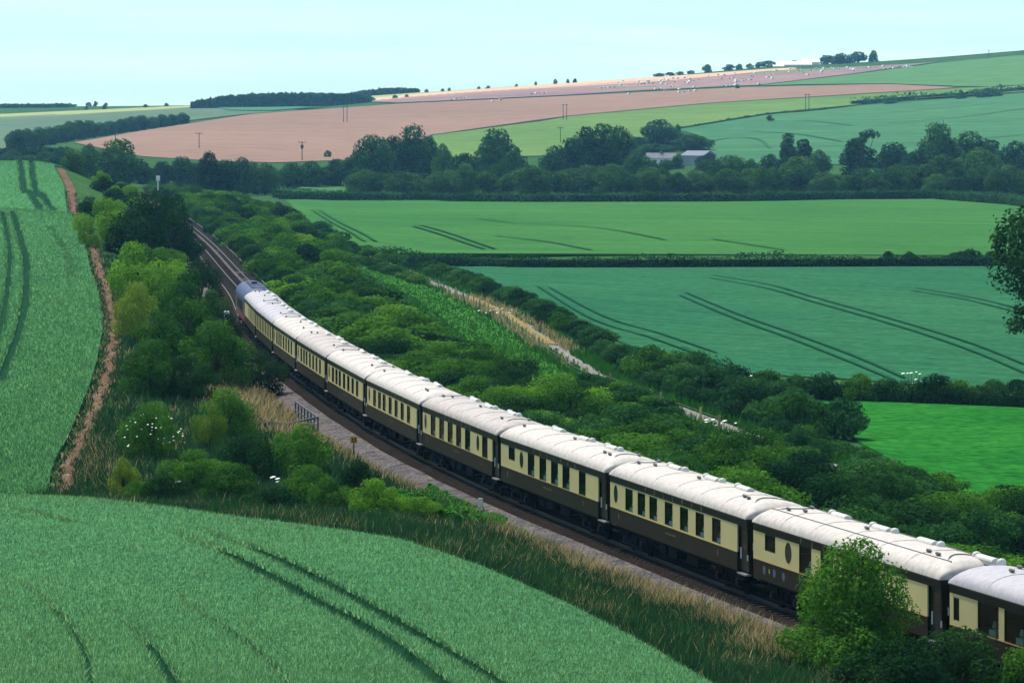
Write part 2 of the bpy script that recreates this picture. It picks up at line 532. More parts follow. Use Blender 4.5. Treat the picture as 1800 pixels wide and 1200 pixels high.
# ------------------------------------------------------------------ terrain sheet
def grid_faces(nr, nc):
    i = np.arange((nr - 1) * nc).reshape(nr - 1, nc)[:, :-1].ravel()
    return np.stack([i, i + 1, i + 1 + nc, i + nc], 1)
def make_terrain():
    rows = np.geomspace(60, 5300, 520) - 110 + 0
    Y = np.concatenate([np.linspace(-60, 55, 30), np.geomspace(60, 5300, 560)])
    u = np.linspace(-1, 1, 300)
    u = np.sign(u) * np.abs(u) ** 1.15 * 0.26
    YY, UU = np.meshgrid(Y, u, indexing='ij')
    XX = UU * (YY + 230)
    ZZ = Zt(XX, YY) - 0.03
    V = np.stack([XX, YY, ZZ], -1).reshape(-1, 3)
    me = mesh_np('terrain', V, grid_faces(len(Y), len(u)), M['rough'], smooth=True)
    return tag(link('terrain', me), 'rough grass hills and valley floor under the fields', kind='structure')
make_terrain()

def dens(poly, n=6):
    out = []
    for i in range(len(poly)):
        a, b = np.array(poly[i], float), np.array(poly[(i + 1) % len(poly)], float)
        for k in range(n):
            out.append(a + (b - a) * k / n)
    return np.array(out)
def row_scan(P, Y):
    """left and right X of polygon P (world plan) at each Y"""
    lo = np.full(len(Y), np.inf); hi = np.full(len(Y), -np.inf)
    Q = np.roll(P, -1, 0)
    for a, b in zip(P, Q):
        if abs(a[1] - b[1]) < 1e-9:
            continue
        y0, y1 = min(a[1], b[1]), max(a[1], b[1])
        m = (Y >= y0) & (Y <= y1)
        x = a[0] + (b[0] - a[0]) * (Y[m] - a[1]) / (b[1] - a[1])
        lo[m] = np.minimum(lo[m], x); hi[m] = np.maximum(hi[m], x)
    return lo, hi
def field(name, label, pts, mat, lift=None, nr=110, nc=50, world=False, ymin=60, cutter=None, skirt=True, smooth=True):
    """one field as its own sheet laid on the hill; pts are outline points"""
    if world:
        P = np.array([(p[0], p[1]) for p in pts], float)
    else:
        P = []
        for q in dens(pts, 5):
            g = ground(q[0], q[1], ymin)
            P.append((g.x, g.y))
        P = np.array(P)
    Y = np.geomspace(P[:, 1].min() + 1e-3, P[:, 1].max() - 1e-3, nr)
    lo, hi = row_scan(P, Y)
    ok = hi > lo
    Y, lo, hi = Y[ok], lo[ok], hi[ok]
    t = np.linspace(0, 1, nc)
    XX = lo[:, None] + (hi - lo)[:, None] * t[None]
    YY = np.repeat(Y[:, None], nc, 1)
    lf = lift if lift is not None else np.maximum(0.10, YY * 0.00020)
    ZZ = Zt(XX, YY) + lf
    if cutter is not None:
        ZZ = ZZ - cutter(XX, YY)
    V = np.stack([XX, YY, ZZ], -1)
    nr2 = len(Y)
    Fq = grid_faces(nr2, nc)
    Vf = V.reshape(-1, 3)
    if skirt:
        idx = np.arange(nr2 * nc).reshape(nr2, nc)
        ring = np.concatenate([idx[0], idx[1:, -1], idx[-1, ::-1][1:], idx[::-1, 0][1:-1]])
        low = Vf[ring].copy()
        low[:, 2] -= (0.5 if lift is not None else 0.12)
        b0 = len(Vf)
        Vf = np.concatenate([Vf, low])
        k = np.arange(len(ring)); k2 = (k + 1) % len(ring)
        Fq = np.concatenate([Fq, np.stack([ring[k], b0 + k, b0 + k2, ring[k2]], 1)])
    me = mesh_np(name, Vf, Fq, [mat, M['tram']], smooth=False)
    if cutter is not None:
        cv = np.zeros(len(Vf)); cv[:nr2 * nc] = cutter(XX, YY).ravel()
        me.polygons.foreach_set('material_index', (cv[Fq].mean(1) > 0.09).astype(np.int32))
    sm = np.zeros(len(Fq), bool)
    sm[:(nr2 - 1) * (nc - 1)] = smooth
    me.polygons.foreach_set('use_smooth', sm)
    return tag(link(name, me), label, kind='structure')

def polyline_dist(X, Y, line):
    d = np.full(X.shape, 1e9)
    for a, b in zip(line[:-1], line[1:]):
        ax, ay = a[0], a[1]
        dx, dy = b[0] - ax, b[1] - ay
        t = np.clip(((X - ax) * dx + (Y - ay) * dy) / (dx * dx + dy * dy + 1e-9), 0, 1)
        d = np.minimum(d, np.hypot(X - ax - t * dx, Y - ay - t * dy))
    return d
def smooth_line(pts, n=8):
    P = np.array([(p[0], p[1]) for p in pts], float)
    t = np.arange(len(P))
    tt = np.linspace(0, len(P) - 1, (len(P) - 1) * n + 1)
    return np.stack([_spline(t.astype(float), P[:, 0], tt), _spline(t.astype(float), P[:, 1], tt)], 1)
def px_line(pts, ymin=60, lift=0.0, n=8):
    return smooth_line([ground(p[0], p[1], ymin, lift) for p in pts], n)

# tramlines of the near field: wheel tracks pressed through the standing wheat
NT = [([(300, 930), (360, 952), (440, 990), (540, 1044), (643, 1098), (720, 1152), (800, 1215)], 0.27, 1.0),
      ([(350, 928), (420, 950), (500, 985), (600, 1035), (733, 1110), (820, 1160), (910, 1215)], 0.27, 1.0),
      ([(225, 1085), (258, 1125), (285, 1165), (305, 1200), (318, 1230)], 0.13, 0.8),
      ([(20, 1010), (70, 1045), (120, 1095), (150, 1150), (165, 1230)], 0.085, 0.4),
      ([(300, 1030), (350, 1072), (410, 1110), (462, 1150), (515, 1205)], 0.08, 0.42),
      ([(0, 884), (60, 899), (130, 916)], 0.25, 0.6), ([(0, 901), (50, 911)], 0.25, 0.5)]
near_tram = [(px_line(p, 60, CROP), w_, d_) for p, w_, d_ in NT]
def near_cut(X, Y):
    c = np.zeros(X.shape)
    for ln, w_, d_ in near_tram:
        d = polyline_dist(X, Y, ln)
        fd = np.clip(np.hypot(X - ln[0, 0], Y - ln[0, 1]) / 12.0, 0, 1)
        c = np.maximum(c, 0.34 * fd * min(1, d_ + 0.3) * np.clip(2.6 - d / w_ * 1.5, 0, 1))
    return c
EDGE = [(-200, 866, 160), (0, 868, 160), (150, 874, 158), (300, 890, 155), (500, 917, 150), (700, 946, 144.5), (850, 995, 138), (1000, 1060, 130), (1130, 1127, 121), (1260, 1203, 112), (1370, 1290, 100), (1440, 1400, 88)]
EDGEW = [W(*e)[:2] for e in EDGE]
NEARP = EDGEW + [(6.0, 62.0), (-24.0, 62.0)]
field('wheat_field', 'green wheat field on the near hillside with wheel tracks', NEARP, M['wheat'], lift=CROP, nr=560, nc=460, world=True, cutter=near_cut)

# left field
LT = [([(28, 281), (38, 305), (52, 335), (74, 373)], 0.5, 0.9), ([(46, 282), (58, 310), (74, 340), (95, 374)], 0.5, 0.9),
      ([(4, 372), (16, 430), (14, 500), (2, 570), (-20, 620)], 0.34, 0.8), ([(20, 370), (42, 440), (46, 500), (36, 570), (0, 670)], 0.36, 1.0),
      ([(88, 398), (118, 445), (124, 488)], 0.3, 0.55)]
left_tram = []
for p, w_, d_ in LT:
    left_tram.append((px_line(p, 600 if p[0][1] < 300 else 180, 0.35), w_, d_))
def left_cut(X, Y):
    c = np.zeros(X.shape)
    for ln, w_, d_ in left_tram:
        d = polyline_dist(X, Y, ln)
        c = np.maximum(c, 0.30 * d_ * np.clip(1.5 - d / w_ * 0.9, 0, 1))
    return c
PATHW = smooth_line([W(*p)[:2] for p in PATH], 8)
LEFTP = [(x - 0.75 - 0.0006 * y, y) for x, y in PATHW] + [(-92, 800), (-135, 800), (-60, 300), (-45, 195)]
LEFTP = [(LEFTP[0][0], 194.0)] + LEFTP
field('barley_field', 'green corn field rising to the left beyond the near hill', LEFTP, M['barley'], lift=0.35, nr=420, nc=300, world=True, cutter=left_cut)

M_ = M
field('mid_wheat_field', 'bluish green wheat field on the valley floor beyond the lane', [(770, 469), (1000, 473), (1300, 471), (1560, 470), (1780, 469), (2000, 468), (2000, 700), (1800, 692), (1500, 668), (1270, 655), (1150, 622), (1010, 575), (900, 522)], M['blue_wheat'], nr=180, nc=120, ymin=250)
field('far_wheat_field', 'green wheat field below the belt of valley trees', [(500, 352), (700, 356), (1000, 357), (1300, 356), (1500, 352), (1640, 351), (1770, 361), (2000, 372), (2000, 450), (1780, 450), (1300, 448), (1000, 448), (720, 447), (640, 447), (560, 405)], M['far_wheat'], nr=150, nc=80, ymin=400)
field('pasture', 'bright green pasture right of the lane', [(1380, 702), (1500, 706), (1800, 718), (2000, 724), (2000, 960), (1800, 888), (1640, 855), (1550, 800), (1450, 745)], M['pasture'], nr=120, nc=100, ymin=200)
field('valley_meadow', 'pale meadow strip among the valley trees', [(480, 334), (560, 320), (720, 318), (900, 325), (900, 340), (640, 341), (480, 346)], M['meadow'], nr=40, nc=40, ymin=900)
field('ripe_field', 'pinkish ripe crop field across the far hillside', [(130, 252), (250, 231), (440, 202), (700, 184), (1000, 170), (1300, 155), (1560, 149), (1690, 155), (1500, 167), (1250, 182), (1000, 205), (760, 238), (700, 262), (620, 282), (480, 287), (360, 283), (250, 276)], M['pink'], nr=200, nc=60, ymin=1250)
field('lime_field', 'yellow green grass strip below the ripe field', [(760, 239), (950, 215), (1000, 206), (1250, 183), (1500, 168), (1690, 156), (1800, 153), (2050, 140), (2050, 148), (1800, 162), (1560, 177), (1500, 186), (1350, 200), (1190, 226), (1100, 252), (980, 275), (800, 278), (770, 262)], M['lime'], nr=200, nc=60, ymin=1250)
field('hill_field', 'blue green wheat field on the hill behind the farm', [(1190, 228), (1350, 203), (1500, 188), (1650, 177), (1800, 165), (2050, 150), (2050, 288), (1800, 288), (1500, 290), (1350, 290), (1210, 288), (1205, 270), (1250, 256), (1230, 240)], M['hill_green'], nr=160, nc=60, ymin=1250)
field('down_field', 'smooth green downland below the right skyline', [(1330, 152), (1500, 132), (1560, 124), (1650, 112), (1800, 98), (2050, 85), (2050, 142), (1800, 150), (1740, 154), (1690, 153), (1560, 148), (1400, 150)], M['down'], nr=120, nc=50, ymin=1900)
field('hut_field', 'brown trampled field dotted with white huts', [(640, 179), (800, 166), (1150, 146), (1350, 126), (1500, 119), (1600, 114), (1650, 110), (1500, 131), (1330, 151), (1150, 159), (1000, 168), (700, 182)], M['mud'], nr=120, nc=60, ymin=1900)
field('stubble_field', 'pale pink stubble strip along the skyline', [(650, 174), (800, 160), (1000, 147), (1150, 137), (1400, 120), (1400, 124), (1150, 145), (800, 165), (650, 179)], M['stubble'], nr=60, nc=40, ymin=2300)
field('yellow_field', 'pale yellow field beside the far wood', [(610, 172), (740, 162), (900, 153), (900, 155), (720, 168), (640, 175)], M['yellow'], nr=40, nc=30, ymin=2300)
field('grey_green_field', 'grey green crop field on the far left slope', [(-200, 214), (0, 207), (200, 197), (340, 191), (440, 192), (540, 195), (440, 201), (250, 222), (130, 240), (30, 272), (-200, 285)], M['grey_green'], nr=120, nc=50, ymin=1250)
field('yellow_field', 'pale yellow green strip on the far left ridge', [(-200, 206), (0, 202), (330, 187), (345, 190), (0, 210), (-200, 215)], M['yellow'], nr=50, nc=40, ymin=1900)
field('dark_green_field', 'dark green crop strip below the far wood', [(380, 190), (570, 190), (480, 197), (400, 196)], M['dark_green'], lift=1.1, nr=40, nc=30, ymin=1900)

def ribbon(name, label, line, width, mat, lift=0.06, parent=None, nw=3, jitter=0.0, kind='structure'):
    ln = np.array(line, float)
    d = np.gradient(ln, axis=0)
    nrm = np.stack([d[:, 1], -d[:, 0]], 1)
    nrm /= np.linalg.norm(nrm, axis=1)[:, None] + 1e-9
    wd = np.asarray(width, float) * np.ones(len(ln))
    if jitter:
        r_ = np.random.default_rng(3)
        wd = wd * (1 + jitter * np.interp(np.arange(len(ln)), np.arange(0, len(ln) + 3, 3), r_.normal(0, 1, len(range(0, len(ln) + 3, 3)))))
    off = np.linspace(-0.5, 0.5, nw)
    XY = ln[:, None, :] + nrm[:, None, :] * (off[None, :, None] * wd[:, None, None])
    Z = Zt(XY[..., 0], XY[..., 1]) + lift
    V = np.concatenate([XY, Z[..., None]], -1).reshape(-1, 3)
    me = mesh_np(name, V, grid_faces(len(ln), nw), mat, smooth=True)
    o = link(name, me, parent)
    if parent is None:
        tag(o, label, kind=kind)
    return o

ribbon('footpath', 'bare brown earth path along the edge of the left field', PATHW, 0.85 + PATHW[:, 1] * 0.0008, M['soil'], lift=0.10, jitter=0.07)
LANEPTS = [(190, 34.5), (225, 25.6), (250, 20.6), (269, 17.3), (300, 12.0), (324, 7.7), (370, 4.2), (413, 1.0), (450, -2.4), (490, -7.6), (535, -15.0), (580, -22.4), (640, -32), (700, -41), (780, -51), (850, -60), (930, -72)]
LANE = smooth_line([(x, y) for y, x in LANEPTS], 6)
ribbon('lane', 'pale worn lane below the railway bank', LANE, 2.5, M['lane'], lift=0.12)
ribbon('grass_verge', 'bright green grass slope between thicket and lane', LANE[18:80] + np.array([-5.2, -1.2]), 7.5, M['verge'], lift=0.10, nw=5, jitter=0.03)
ribbon('dry_verge', 'strip of dry straw grass along the lane', LANE[37:53] + np.array([-0.2, 0.0]), 2.2, M['straw'], lift=0.2, jitter=0.25)

# far tramlines: strips of trodden crop, children of their field
def far_tram(parent_name, lines, width, mat, ymin, lift):
    par = bpy.data.objects[parent_name]
    for p in lines:
        ribbon('wheel_track', None, px_line(p, ymin, 0.15, 10), width, mat, lift=lift, parent=par, nw=2)
far_tram('mid_wheat_field', [[(945, 503), (1040, 560), (1140, 592), (1240, 628)], [(965, 505), (1062, 556), (1160, 586), (1260, 620)],
                             [(1205, 514), (1300, 553), (1400, 588), (1500, 625), (1590, 664)], [(1195, 519), (1290, 559), (1390, 595), (1490, 634), (1572, 668)],
                             [(1250, 483), (1350, 500), (1433, 523), (1530, 550), (1633, 580), (1720, 608), (1800, 640)], [(1245, 488), (1345, 506), (1428, 530), (1524, 557), (1626, 588), (1712, 618), (1800, 655)],
                             [(1600, 510), (1700, 527), (1800, 552)], [(1610, 506), (1710, 523), (1800, 545)], [(1200, 610), (1290, 650)], [(1060, 600), (1130, 630)]], 0.42, M['tram_mid'], 250, 0.24)
far_tram('far_wheat_field', [[(550, 370), (590, 395), (640, 425)], [(562, 370), (604, 395), (660, 425)], [(725, 398), (790, 418), (850, 438)], [(738, 396), (800, 414), (870, 438)],
                             [(900, 393), (1000, 397), (1080, 405), (1170, 422)], [(840, 385), (900, 392)], [(870, 415), (960, 425), (1040, 440)], [(1300, 385), (1420, 390)], [(1250, 420), (1380, 440)]], 0.9, M['tram_far'], 500, 0.42)
M['tram_hill'] = ground_mat('wheel_track_hill', (0.040, 0.122, 0.064), (0.044, 0.13, 0.066), s1=0.02, s2=0.2, fine=0.1)
far_tram('hill_field', [[(1235, 252), (1290, 243), (1335, 247), (1352, 262)], [(1320, 232), (1400, 237), (1480, 250)], [(1330, 215), (1420, 214), (1500, 222)], [(1560, 218), (1680, 208), (1800, 192)], [(1600, 255), (1700, 247), (1800, 238)], [(1480, 205), (1600, 196), (1750, 182)]], 1.5, M['tram_hill'], 1300, 0.62)
#---PART3---
# ------------------------------------------------------------------ railway formation
SL = np.arange(40, 1120, 1.5)
def track_pts(off, ys=SL):
    s = (track_x(ys + 1) - track_x(ys - 1)) / 2
    l = np.hypot(1, s)
    return track_x(ys) + off / l, ys - off * s / l
def formation():
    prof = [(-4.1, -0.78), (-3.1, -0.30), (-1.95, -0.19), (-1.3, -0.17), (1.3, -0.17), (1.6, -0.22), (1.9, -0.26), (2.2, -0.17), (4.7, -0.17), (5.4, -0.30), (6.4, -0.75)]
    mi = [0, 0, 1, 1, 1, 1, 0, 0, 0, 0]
    r_ = np.random.default_rng(11)
    V = []
    for o, z in prof:
        jit = np.interp(SL, SL[::3], r_.normal(0, 1, len(SL[::3])))
        wob = 0.28 if abs(o) > 3 else 0.03
        x, y = track_pts(o + jit * wob * (0 if -2 < o < 6 else 1))
        V.append(np.stack([x, y, np.full(len(SL), z) + jit * 0.02], 1))
    V = np.stack(V, 1)
    F_ = grid_faces(len(SL), len(prof))
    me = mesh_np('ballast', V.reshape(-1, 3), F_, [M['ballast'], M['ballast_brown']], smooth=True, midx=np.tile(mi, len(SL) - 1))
    return tag(link('railway_bed', me), 'stone ballast bed of the double railway line', kind='structure')
bed = formation()
M['rail'] = plain('rail_steel', (0.030, 0.023, 0.019), 0.8, 0.0, noise=0.3)
M['rail_top'] = plain('rail_head', (0.13, 0.125, 0.125), 0.6, 0.3)
M['sleeper'] = plain('concrete_sleeper', (0.038, 0.032, 0.028), 0.9, spec=0.05, noise=0.3)
def rail(off):
    ys = np.arange(40, 1120, 3.0)
    prof = [(-0.035, -0.14), (-0.035, 0.0), (0.035, 0.0), (0.035, -0.14)]
    V = []
    for o, z in prof:
        x, y = track_pts(off + o, ys)
        V.append(np.stack([x, y, np.full(len(ys), z)], 1))
    V = np.stack(V, 1)
    me = mesh_np('rail', V.reshape(-1, 3), grid_faces(len(ys), 4), [M['rail'], M['rail_top']], midx=np.tile([0, 1, 0], len(ys) - 1))
    link('rail', me, bed)
for c in (0.0, 3.4):
    for s_ in (-0.7175, 0.7175):
        rail(c + s_)
def sleepers():
    ys = np.arange(60, 1000, 0.65)
    V = []; F_ = []
    bx = np.array([(-1.25, -0.12, -0.17), (1.25, -0.12, -0.17), (1.25, 0.12, -0.17), (-1.25, 0.12, -0.17), (-1.25, -0.12, -0.135), (1.25, -0.12, -0.135), (1.25, 0.12, -0.135), (-1.25, 0.12, -0.135)])
    fb = np.array([(4, 5, 6, 7), (0, 1, 5, 4), (1, 2, 6, 5), (2, 3, 7, 6), (3, 0, 4, 7)])
    for c in (0.0, 3.4):
        s = (track_x(ys + 1) - track_x(ys - 1)) / 2
        a = np.arctan2(-s, 1)
        x, y = track_pts(c, ys)
        P = np.stack([x[:, None] + bx[None, :, 0] * np.cos(a)[:, None] - bx[None, :, 1] * np.sin(a)[:, None],
                      y[:, None] + bx[None, :, 0] * np.sin(a)[:, None] + bx[None, :, 1] * np.cos(a)[:, None],
                      np.repeat(bx[None, :, 2], len(ys), 0)], -1)
        b0 = sum(len(q) for q in V)
        V.append(P.reshape(-1, 3))
        F_.append((fb[None] + (b0 + np.arange(len(ys)) * 8)[:, None, None]).reshape(-1, 4))
    me = mesh_np('sleepers', np.concatenate(V), np.concatenate(F_), M['sleeper'])
    tag(link('sleepers', me, bed), kind='stuff')
sleepers()

# ------------------------------------------------------------------ the train
M['umber'] = plain('umber_paint', (0.018, 0.012, 0.005), 0.45, spec=0.14, noise=0.25, nscale=0.8)
M['cream'] = plain('cream_paint', (0.66, 0.555, 0.27), 0.35, spec=0.4, noise=0.06, nscale=0.6, coat=0.15)
M['roof'] = plain('white_roof_paint', (0.53, 0.465, 0.435), 0.65, noise=0.20, nscale=4.0)
M['roof_grey'] = plain('grey_roof_paint', (0.42, 0.385, 0.43), 0.6, noise=0.18, nscale=5.0)
M['roof_worn'] = plain('worn_cream_roof_paint', (0.44, 0.375, 0.36), 0.65, noise=0.24, nscale=3.0)
M['seam'] = plain('roof_seam_grime', (0.30, 0.27, 0.26), 0.7)
M['vent'] = plain('white_vent_paint', (0.62, 0.60, 0.58), 0.5, noise=0.2)
M['vent_dark'] = plain('sooty_vent', (0.10, 0.095, 0.10), 0.6)
M['black'] = plain('underframe_black', (0.008, 0.0075, 0.008), 0.8, spec=0.06, noise=0.4, nscale=2)
M['interior'] = plain('dark_saloon_interior', (0.045, 0.030, 0.018), 0.6)
M['cloth'] = plain('white_tablecloth', (0.80, 0.82, 0.82), 0.8)
M['shade'] = plain('lamp_shade_fabric', (0.75, 0.72, 0.66), 0.7)
M['gold'] = plain('gold_lettering', (0.42, 0.29, 0.08), 0.4, 0.2)
M['dull_gold'] = plain('dull_gold_paint', (0.13, 0.095, 0.03), 0.5)
M['emblem'] = plain('pale_blue_emblem', (0.07, 0.10, 0.19), 0.5)
M['steel'] = plain('worn_steel', (0.30, 0.30, 0.33), 0.4, 0.5)
M['axle'] = plain('axlebox_paint', (0.014, 0.014, 0.02), 0.5, spec=0.15)
M['white'] = plain('white_fitting', (0.75, 0.75, 0.75), 0.5)
M['bellows'] = plain('rubber_bellows', (0.010, 0.010, 0.011), 0.8)
M['green_tint'] = plain('seat_moquette', (0.03, 0.07, 0.05), 0.8)
def glass_mat():
    m = bpy.data.materials.new('carriage_glass')
    m.use_nodes = True
    n = m.node_tree
    n.nodes.clear()
    t = n.nodes.new('ShaderNodeBsdfTransparent')
    t.inputs['Color'].default_value = (0.66, 0.84, 0.80, 1)
    g = n.nodes.new('ShaderNodeBsdfGlossy')
    g.inputs['Color'].default_value = (0.55, 0.68, 0.68, 1)
    g.inputs['Roughness'].default_value = 0.04
    lw = n.nodes.new('ShaderNodeFresnel')
    lw.inputs['IOR'].default_value = 1.4
    ms = n.nodes.new('ShaderNodeMixShader')
    o = n.nodes.new('ShaderNodeOutputMaterial')
    n.links.new(lw.outputs[0], ms.inputs[0])
    n.links.new(t.outputs[0], ms.inputs[1])
    n.links.new(g.outputs[0], ms.inputs[2])
    n.links.new(ms.outputs[0], o.inputs['Surface'])
    return m
M['glass'] = glass_mat()

Z0, ZC0, ZC1, ZR = 1.00, 1.75, 2.83, 3.10      # sole bar, waist, top of cream, cantrail
HW = 1.37                                      # half width
def text_mesh(txt, size, mat):
    cu = bpy.data.curves.new('lettering', 'FONT')
    cu.body = txt
    cu.size = size
    cu.align_x = 'CENTER'
    cu.align_y = 'CENTER'
    cu.extrude = 0.002
    ob = bpy.data.objects.new('lettering_tmp', cu)
    COL.objects.link(ob)
    dg = bpy.context.evaluated_depsgraph_get()
    me = bpy.data.meshes.new_from_object(ob.evaluated_get(dg))
    bpy.data.objects.remove(ob, do_unlink=True)
    me.materials.clear()
    me.materials.append(mat)
    return me
LETTERS = {}
def letter(ch, size):
    k = (ch, size)
    if k not in LETTERS:
        LETTERS[k] = text_mesh(ch, size, M['gold'])
    return LETTERS[k]

def ellipse_ring(side, yc, zc, ry, rz, x, n=20, inner=0.0):
    V, Fs = [], []
    if inner == 0:
        V = [(x, yc + ry * math.cos(2 * math.pi * k / n), zc + rz * math.sin(2 * math.pi * k / n)) for k in range(n)]
        return V, [tuple(range(n)) if side > 0 else tuple(range(n - 1, -1, -1))]
    for k in range(n):
        a = 2 * math.pi * k / n
        V.append((x, yc + ry * math.cos(a), zc + rz * math.sin(a)))
        V.append((x, yc + (ry - inner) * math.cos(a), zc + (rz - inner) * math.sin(a)))
    for k in range(n):
        a, b = 2 * k, 2 * ((k + 1) % n)
        Fs.append((a, a + 1, b + 1, b) if side < 0 else (b, b + 1, a + 1, a))
    return V, Fs

# layouts: (kind, centre along car 0 = leading (far) end .. 1 = trailing end, width m)
LAY = {
    'saloon': dict(win=[('o', .049, .5), ('w', .162, 1.15), ('w', .266, 1.15), ('w', .363, 1.15), ('w', .487, 1.15), ('w', .607, 1.15), ('w', .727, 1.15), ('w', .85, 1.15)], full=False, text=(.30, .74)),
    'kitchen': dict(win=[('s', .12, 1.25), ('o', .228, .62), ('w', .33, 1.3), ('w', .454, 1.3), ('w', .574, 1.3), ('w', .69, 1.3), ('w', .849, 1.2)], full=True, text=(.36, .78)),
    'parlour': dict(win=[('o', .045, .5), ('w', .16, 1.35), ('w', .29, 1.35), ('w', .416, 1.35), ('w', .539, 1.35), ('w', .666, 1.35), ('o', .808, .55), ('w', .902, 1.35)], full=True, text=(.34, .70)),
    'brake': dict(win=[('s', .107, 1.2), ('o', .221, .62), ('w', .324, 1.35), ('w', .452, 1.35), ('w', .576, 1.35), ('w', .69, 1.3)], full=True, text=(.30, .70)),
    'wide': dict(win=[('n', .03, .5), ('w', .17, 1.75), ('w', .285, 1.75), ('w', .40, 1.75), ('w', .515, 1.75), ('w', .63, 1.75), ('w', .745, 1.75), ('w', .86, 1.75)], full=True, text=None),
    'many': dict(win=[('w', .08 + .105 * k, 1.1) for k in range(9)], full=True, text=None),
    'luggage': dict(win=[('w', .42, 1.0), ('w', .55, 1.0), ('w', .68, 1.0), ('w', .80, 1.0), ('w', .92, .9)], full=True, text=None),
}
def roof_mesh(LEN, zr, rise, over=0.05, dome=0.75):
    na, ny = 17, 15
    t = np.concatenate([np.linspace(0, dome, 6), np.linspace(dome, LEN - dome, 5)[1:-1], np.linspace(LEN - dome, LEN, 6)]) - LEN / 2
    a = np.linspace(0, math.pi, na)
    V = []
    for y in t:
        e = max(0.0, (abs(y) - (LEN / 2 - dome)) / dome)
        sc = math.sqrt(max(0.0, 1 - e * e * 0.78))
        for q in a:
            cx, sz = math.cos(q), math.sin(q)
            x = (HW + over) * np.sign(cx) * abs(cx) ** 0.86
            V.append((x, y, zr + rise * (abs(sz) ** 0.95) * sc))
    F_ = [tuple(f) for f in grid_faces(len(t), na)]
    n = len(t)
    F_ = [f[::-1] for f in F_]
    base = [tuple(range(na))] + [tuple((n - 1) * na + k for k in range(na - 1, -1, -1))]
    m = MB()
    m.add(V, F_ + base)
    return m

PROTO = {}
def shared(key, fn):
    if key not in PROTO:
        PROTO[key] = fn()
    return PROTO[key]
def put(name, me, parent, loc=(0, 0, 0), rz=0.0, sc=None):
    o = link(name, me, parent)
    o.location = loc
    o.rotation_euler = (0, 0, rz)
    if sc: o.scale = sc
    return o
def mb_mesh(m, mats, smooth=False):
    o = m.build('tmp', mats, smooth=smooth)
    me = o.data
    bpy.data.objects.remove(o, do_unlink=True)
    return me
def wheel_me():
    m = MB()
    for x in (-0.76, 0.76):
        s = 1 if x > 0 else -1
        m.tube([(x - 0.03 * s, 0, 0.46), (x + 0.03 * s, 0, 0.46)], 0.49, 18)
        m.tube([(x + 0.03 * s, 0, 0.46), (x + 0.1 * s, 0, 0.46)], 0.46, 18)
    m.tube([(-0.76, 0, 0.46), (0.76, 0, 0.46)], 0.07, 8)
    return mb_mesh(m, M['black'])
def bogie_me():
    m = MB()
    for s in (-1, 1):
        m.box(s * 1.02 - 0.06, s * 1.02 + 0.06, -1.75, 1.75, 0.42, 0.74)
        for y in (-1.3, 1.3):
            m.box(s * 1.02 - 0.13, s * 1.02 + 0.13, y - 0.45, y + 0.45, 0.55, 0.78)
        m.tube([(s * 1.06, -0.35, 0.35), (s * 1.06, -0.35, 0.72)], 0.11, 8)
        m.tube([(s * 1.06, 0.35, 0.35), (s * 1.06, 0.35, 0.72)], 0.11, 8)
        m.box(s * 1.2 - 0.05, s * 1.2 + 0.05, -1.8, 1.8, 0.30, 0.36)
    m.box(-1.0, 1.0, -0.3, 0.3, 0.5, 0.85)
    m.box(-1.0, 1.0, -1.75, -1.62, 0.45, 0.7)
    m.box(-1.0, 1.0, 1.62, 1.75, 0.45, 0.7)
    return mb_mesh(m, M['black'])
def axlebox_me():
    m = MB()
    m.box(-0.07, 0.07, -0.13, 0.13, -0.14, 0.14)
    m.tube([(-0.07, 0, 0), (-0.11, 0, 0)], 0.11, 10)
    m.tube([(0.07, 0, 0), (0.11, 0, 0)], 0.11, 10)
    return mb_mesh(m, M['axle'])
def buffer_me():
    m = MB()
    m.tube([(0, 0, 0), (0, 0.36, 0)], 0.09, 10)
    m.tube([(0, 0.36, 0), (0, 0.40, 0)], [0.24, 0.23], 14)
    m.box(-0.2, 0.2, -0.02, 0.10, -0.14, -0.02)
    return mb_mesh(m, M['steel'])
def torpedo_me():
    m = MB()
    m.tube([(0, -0.26, 0.10), (0, -0.16, 0.10), (0, 0.16, 0.10), (0, 0.26, 0.10)], [0.03, 0.085, 0.085, 0.03], 8)
    m.box(-0.05, 0.05, -0.08, 0.08, -0.08, 0.08)
    return mb_mesh(m, M['vent_dark'])
def dome_vent_me():
    m = MB()
    m.tube([(0, 0, -0.06), (0, 0, 0.08), (0, 0, 0.16), (0, 0, 0.19)], [0.16, 0.16, 0.12, 0.03], 10)
    return mb_mesh(m, M['vent'], True)
def long_vent_me():
    m = MB()
    n = 6
    V = []
    for y in (-0.75, 0.75):
        for k in range(n + 1):
            a = math.pi * k / n
            V.append((0.17 * math.cos(a), y, 0.04 + 0.13 * math.sin(a)))
    F_ = [(k + 1, k, n + 1 + k, n + 2 + k) for k in range(n)] + [tuple(range(n + 1)), tuple(range(2 * n + 1, n, -1))]
    m.add(V, F_)
    m.box(-0.14, 0.14, -0.72, 0.72, -0.10, 0.039)
    return mb_mesh(m, M['vent'])
def table_me():
    m = MB()
    m.box(-0.33, 0.31, -0.30, 0.30, 0.0, 0.21, 0)
    m.tube([(0.20, 0.02, 0.21), (0.20, 0.02, 0.32)], 0.025, 6, 1)
    m.tube([(0.20, 0.02, 0.30), (0.20, 0.02, 0.50)], [0.115, 0.07], 10, 1)
    return mb_mesh(m, [M['cloth'], M['shade']])
def grab_me():
    m = MB()
    m.tube([(0, 0, 0), (0, 0.05, 0.02), (0, 0.05, 0.22), (0, 0, 0.24)], 0.022, 6)
    return mb_mesh(m, M['white'])

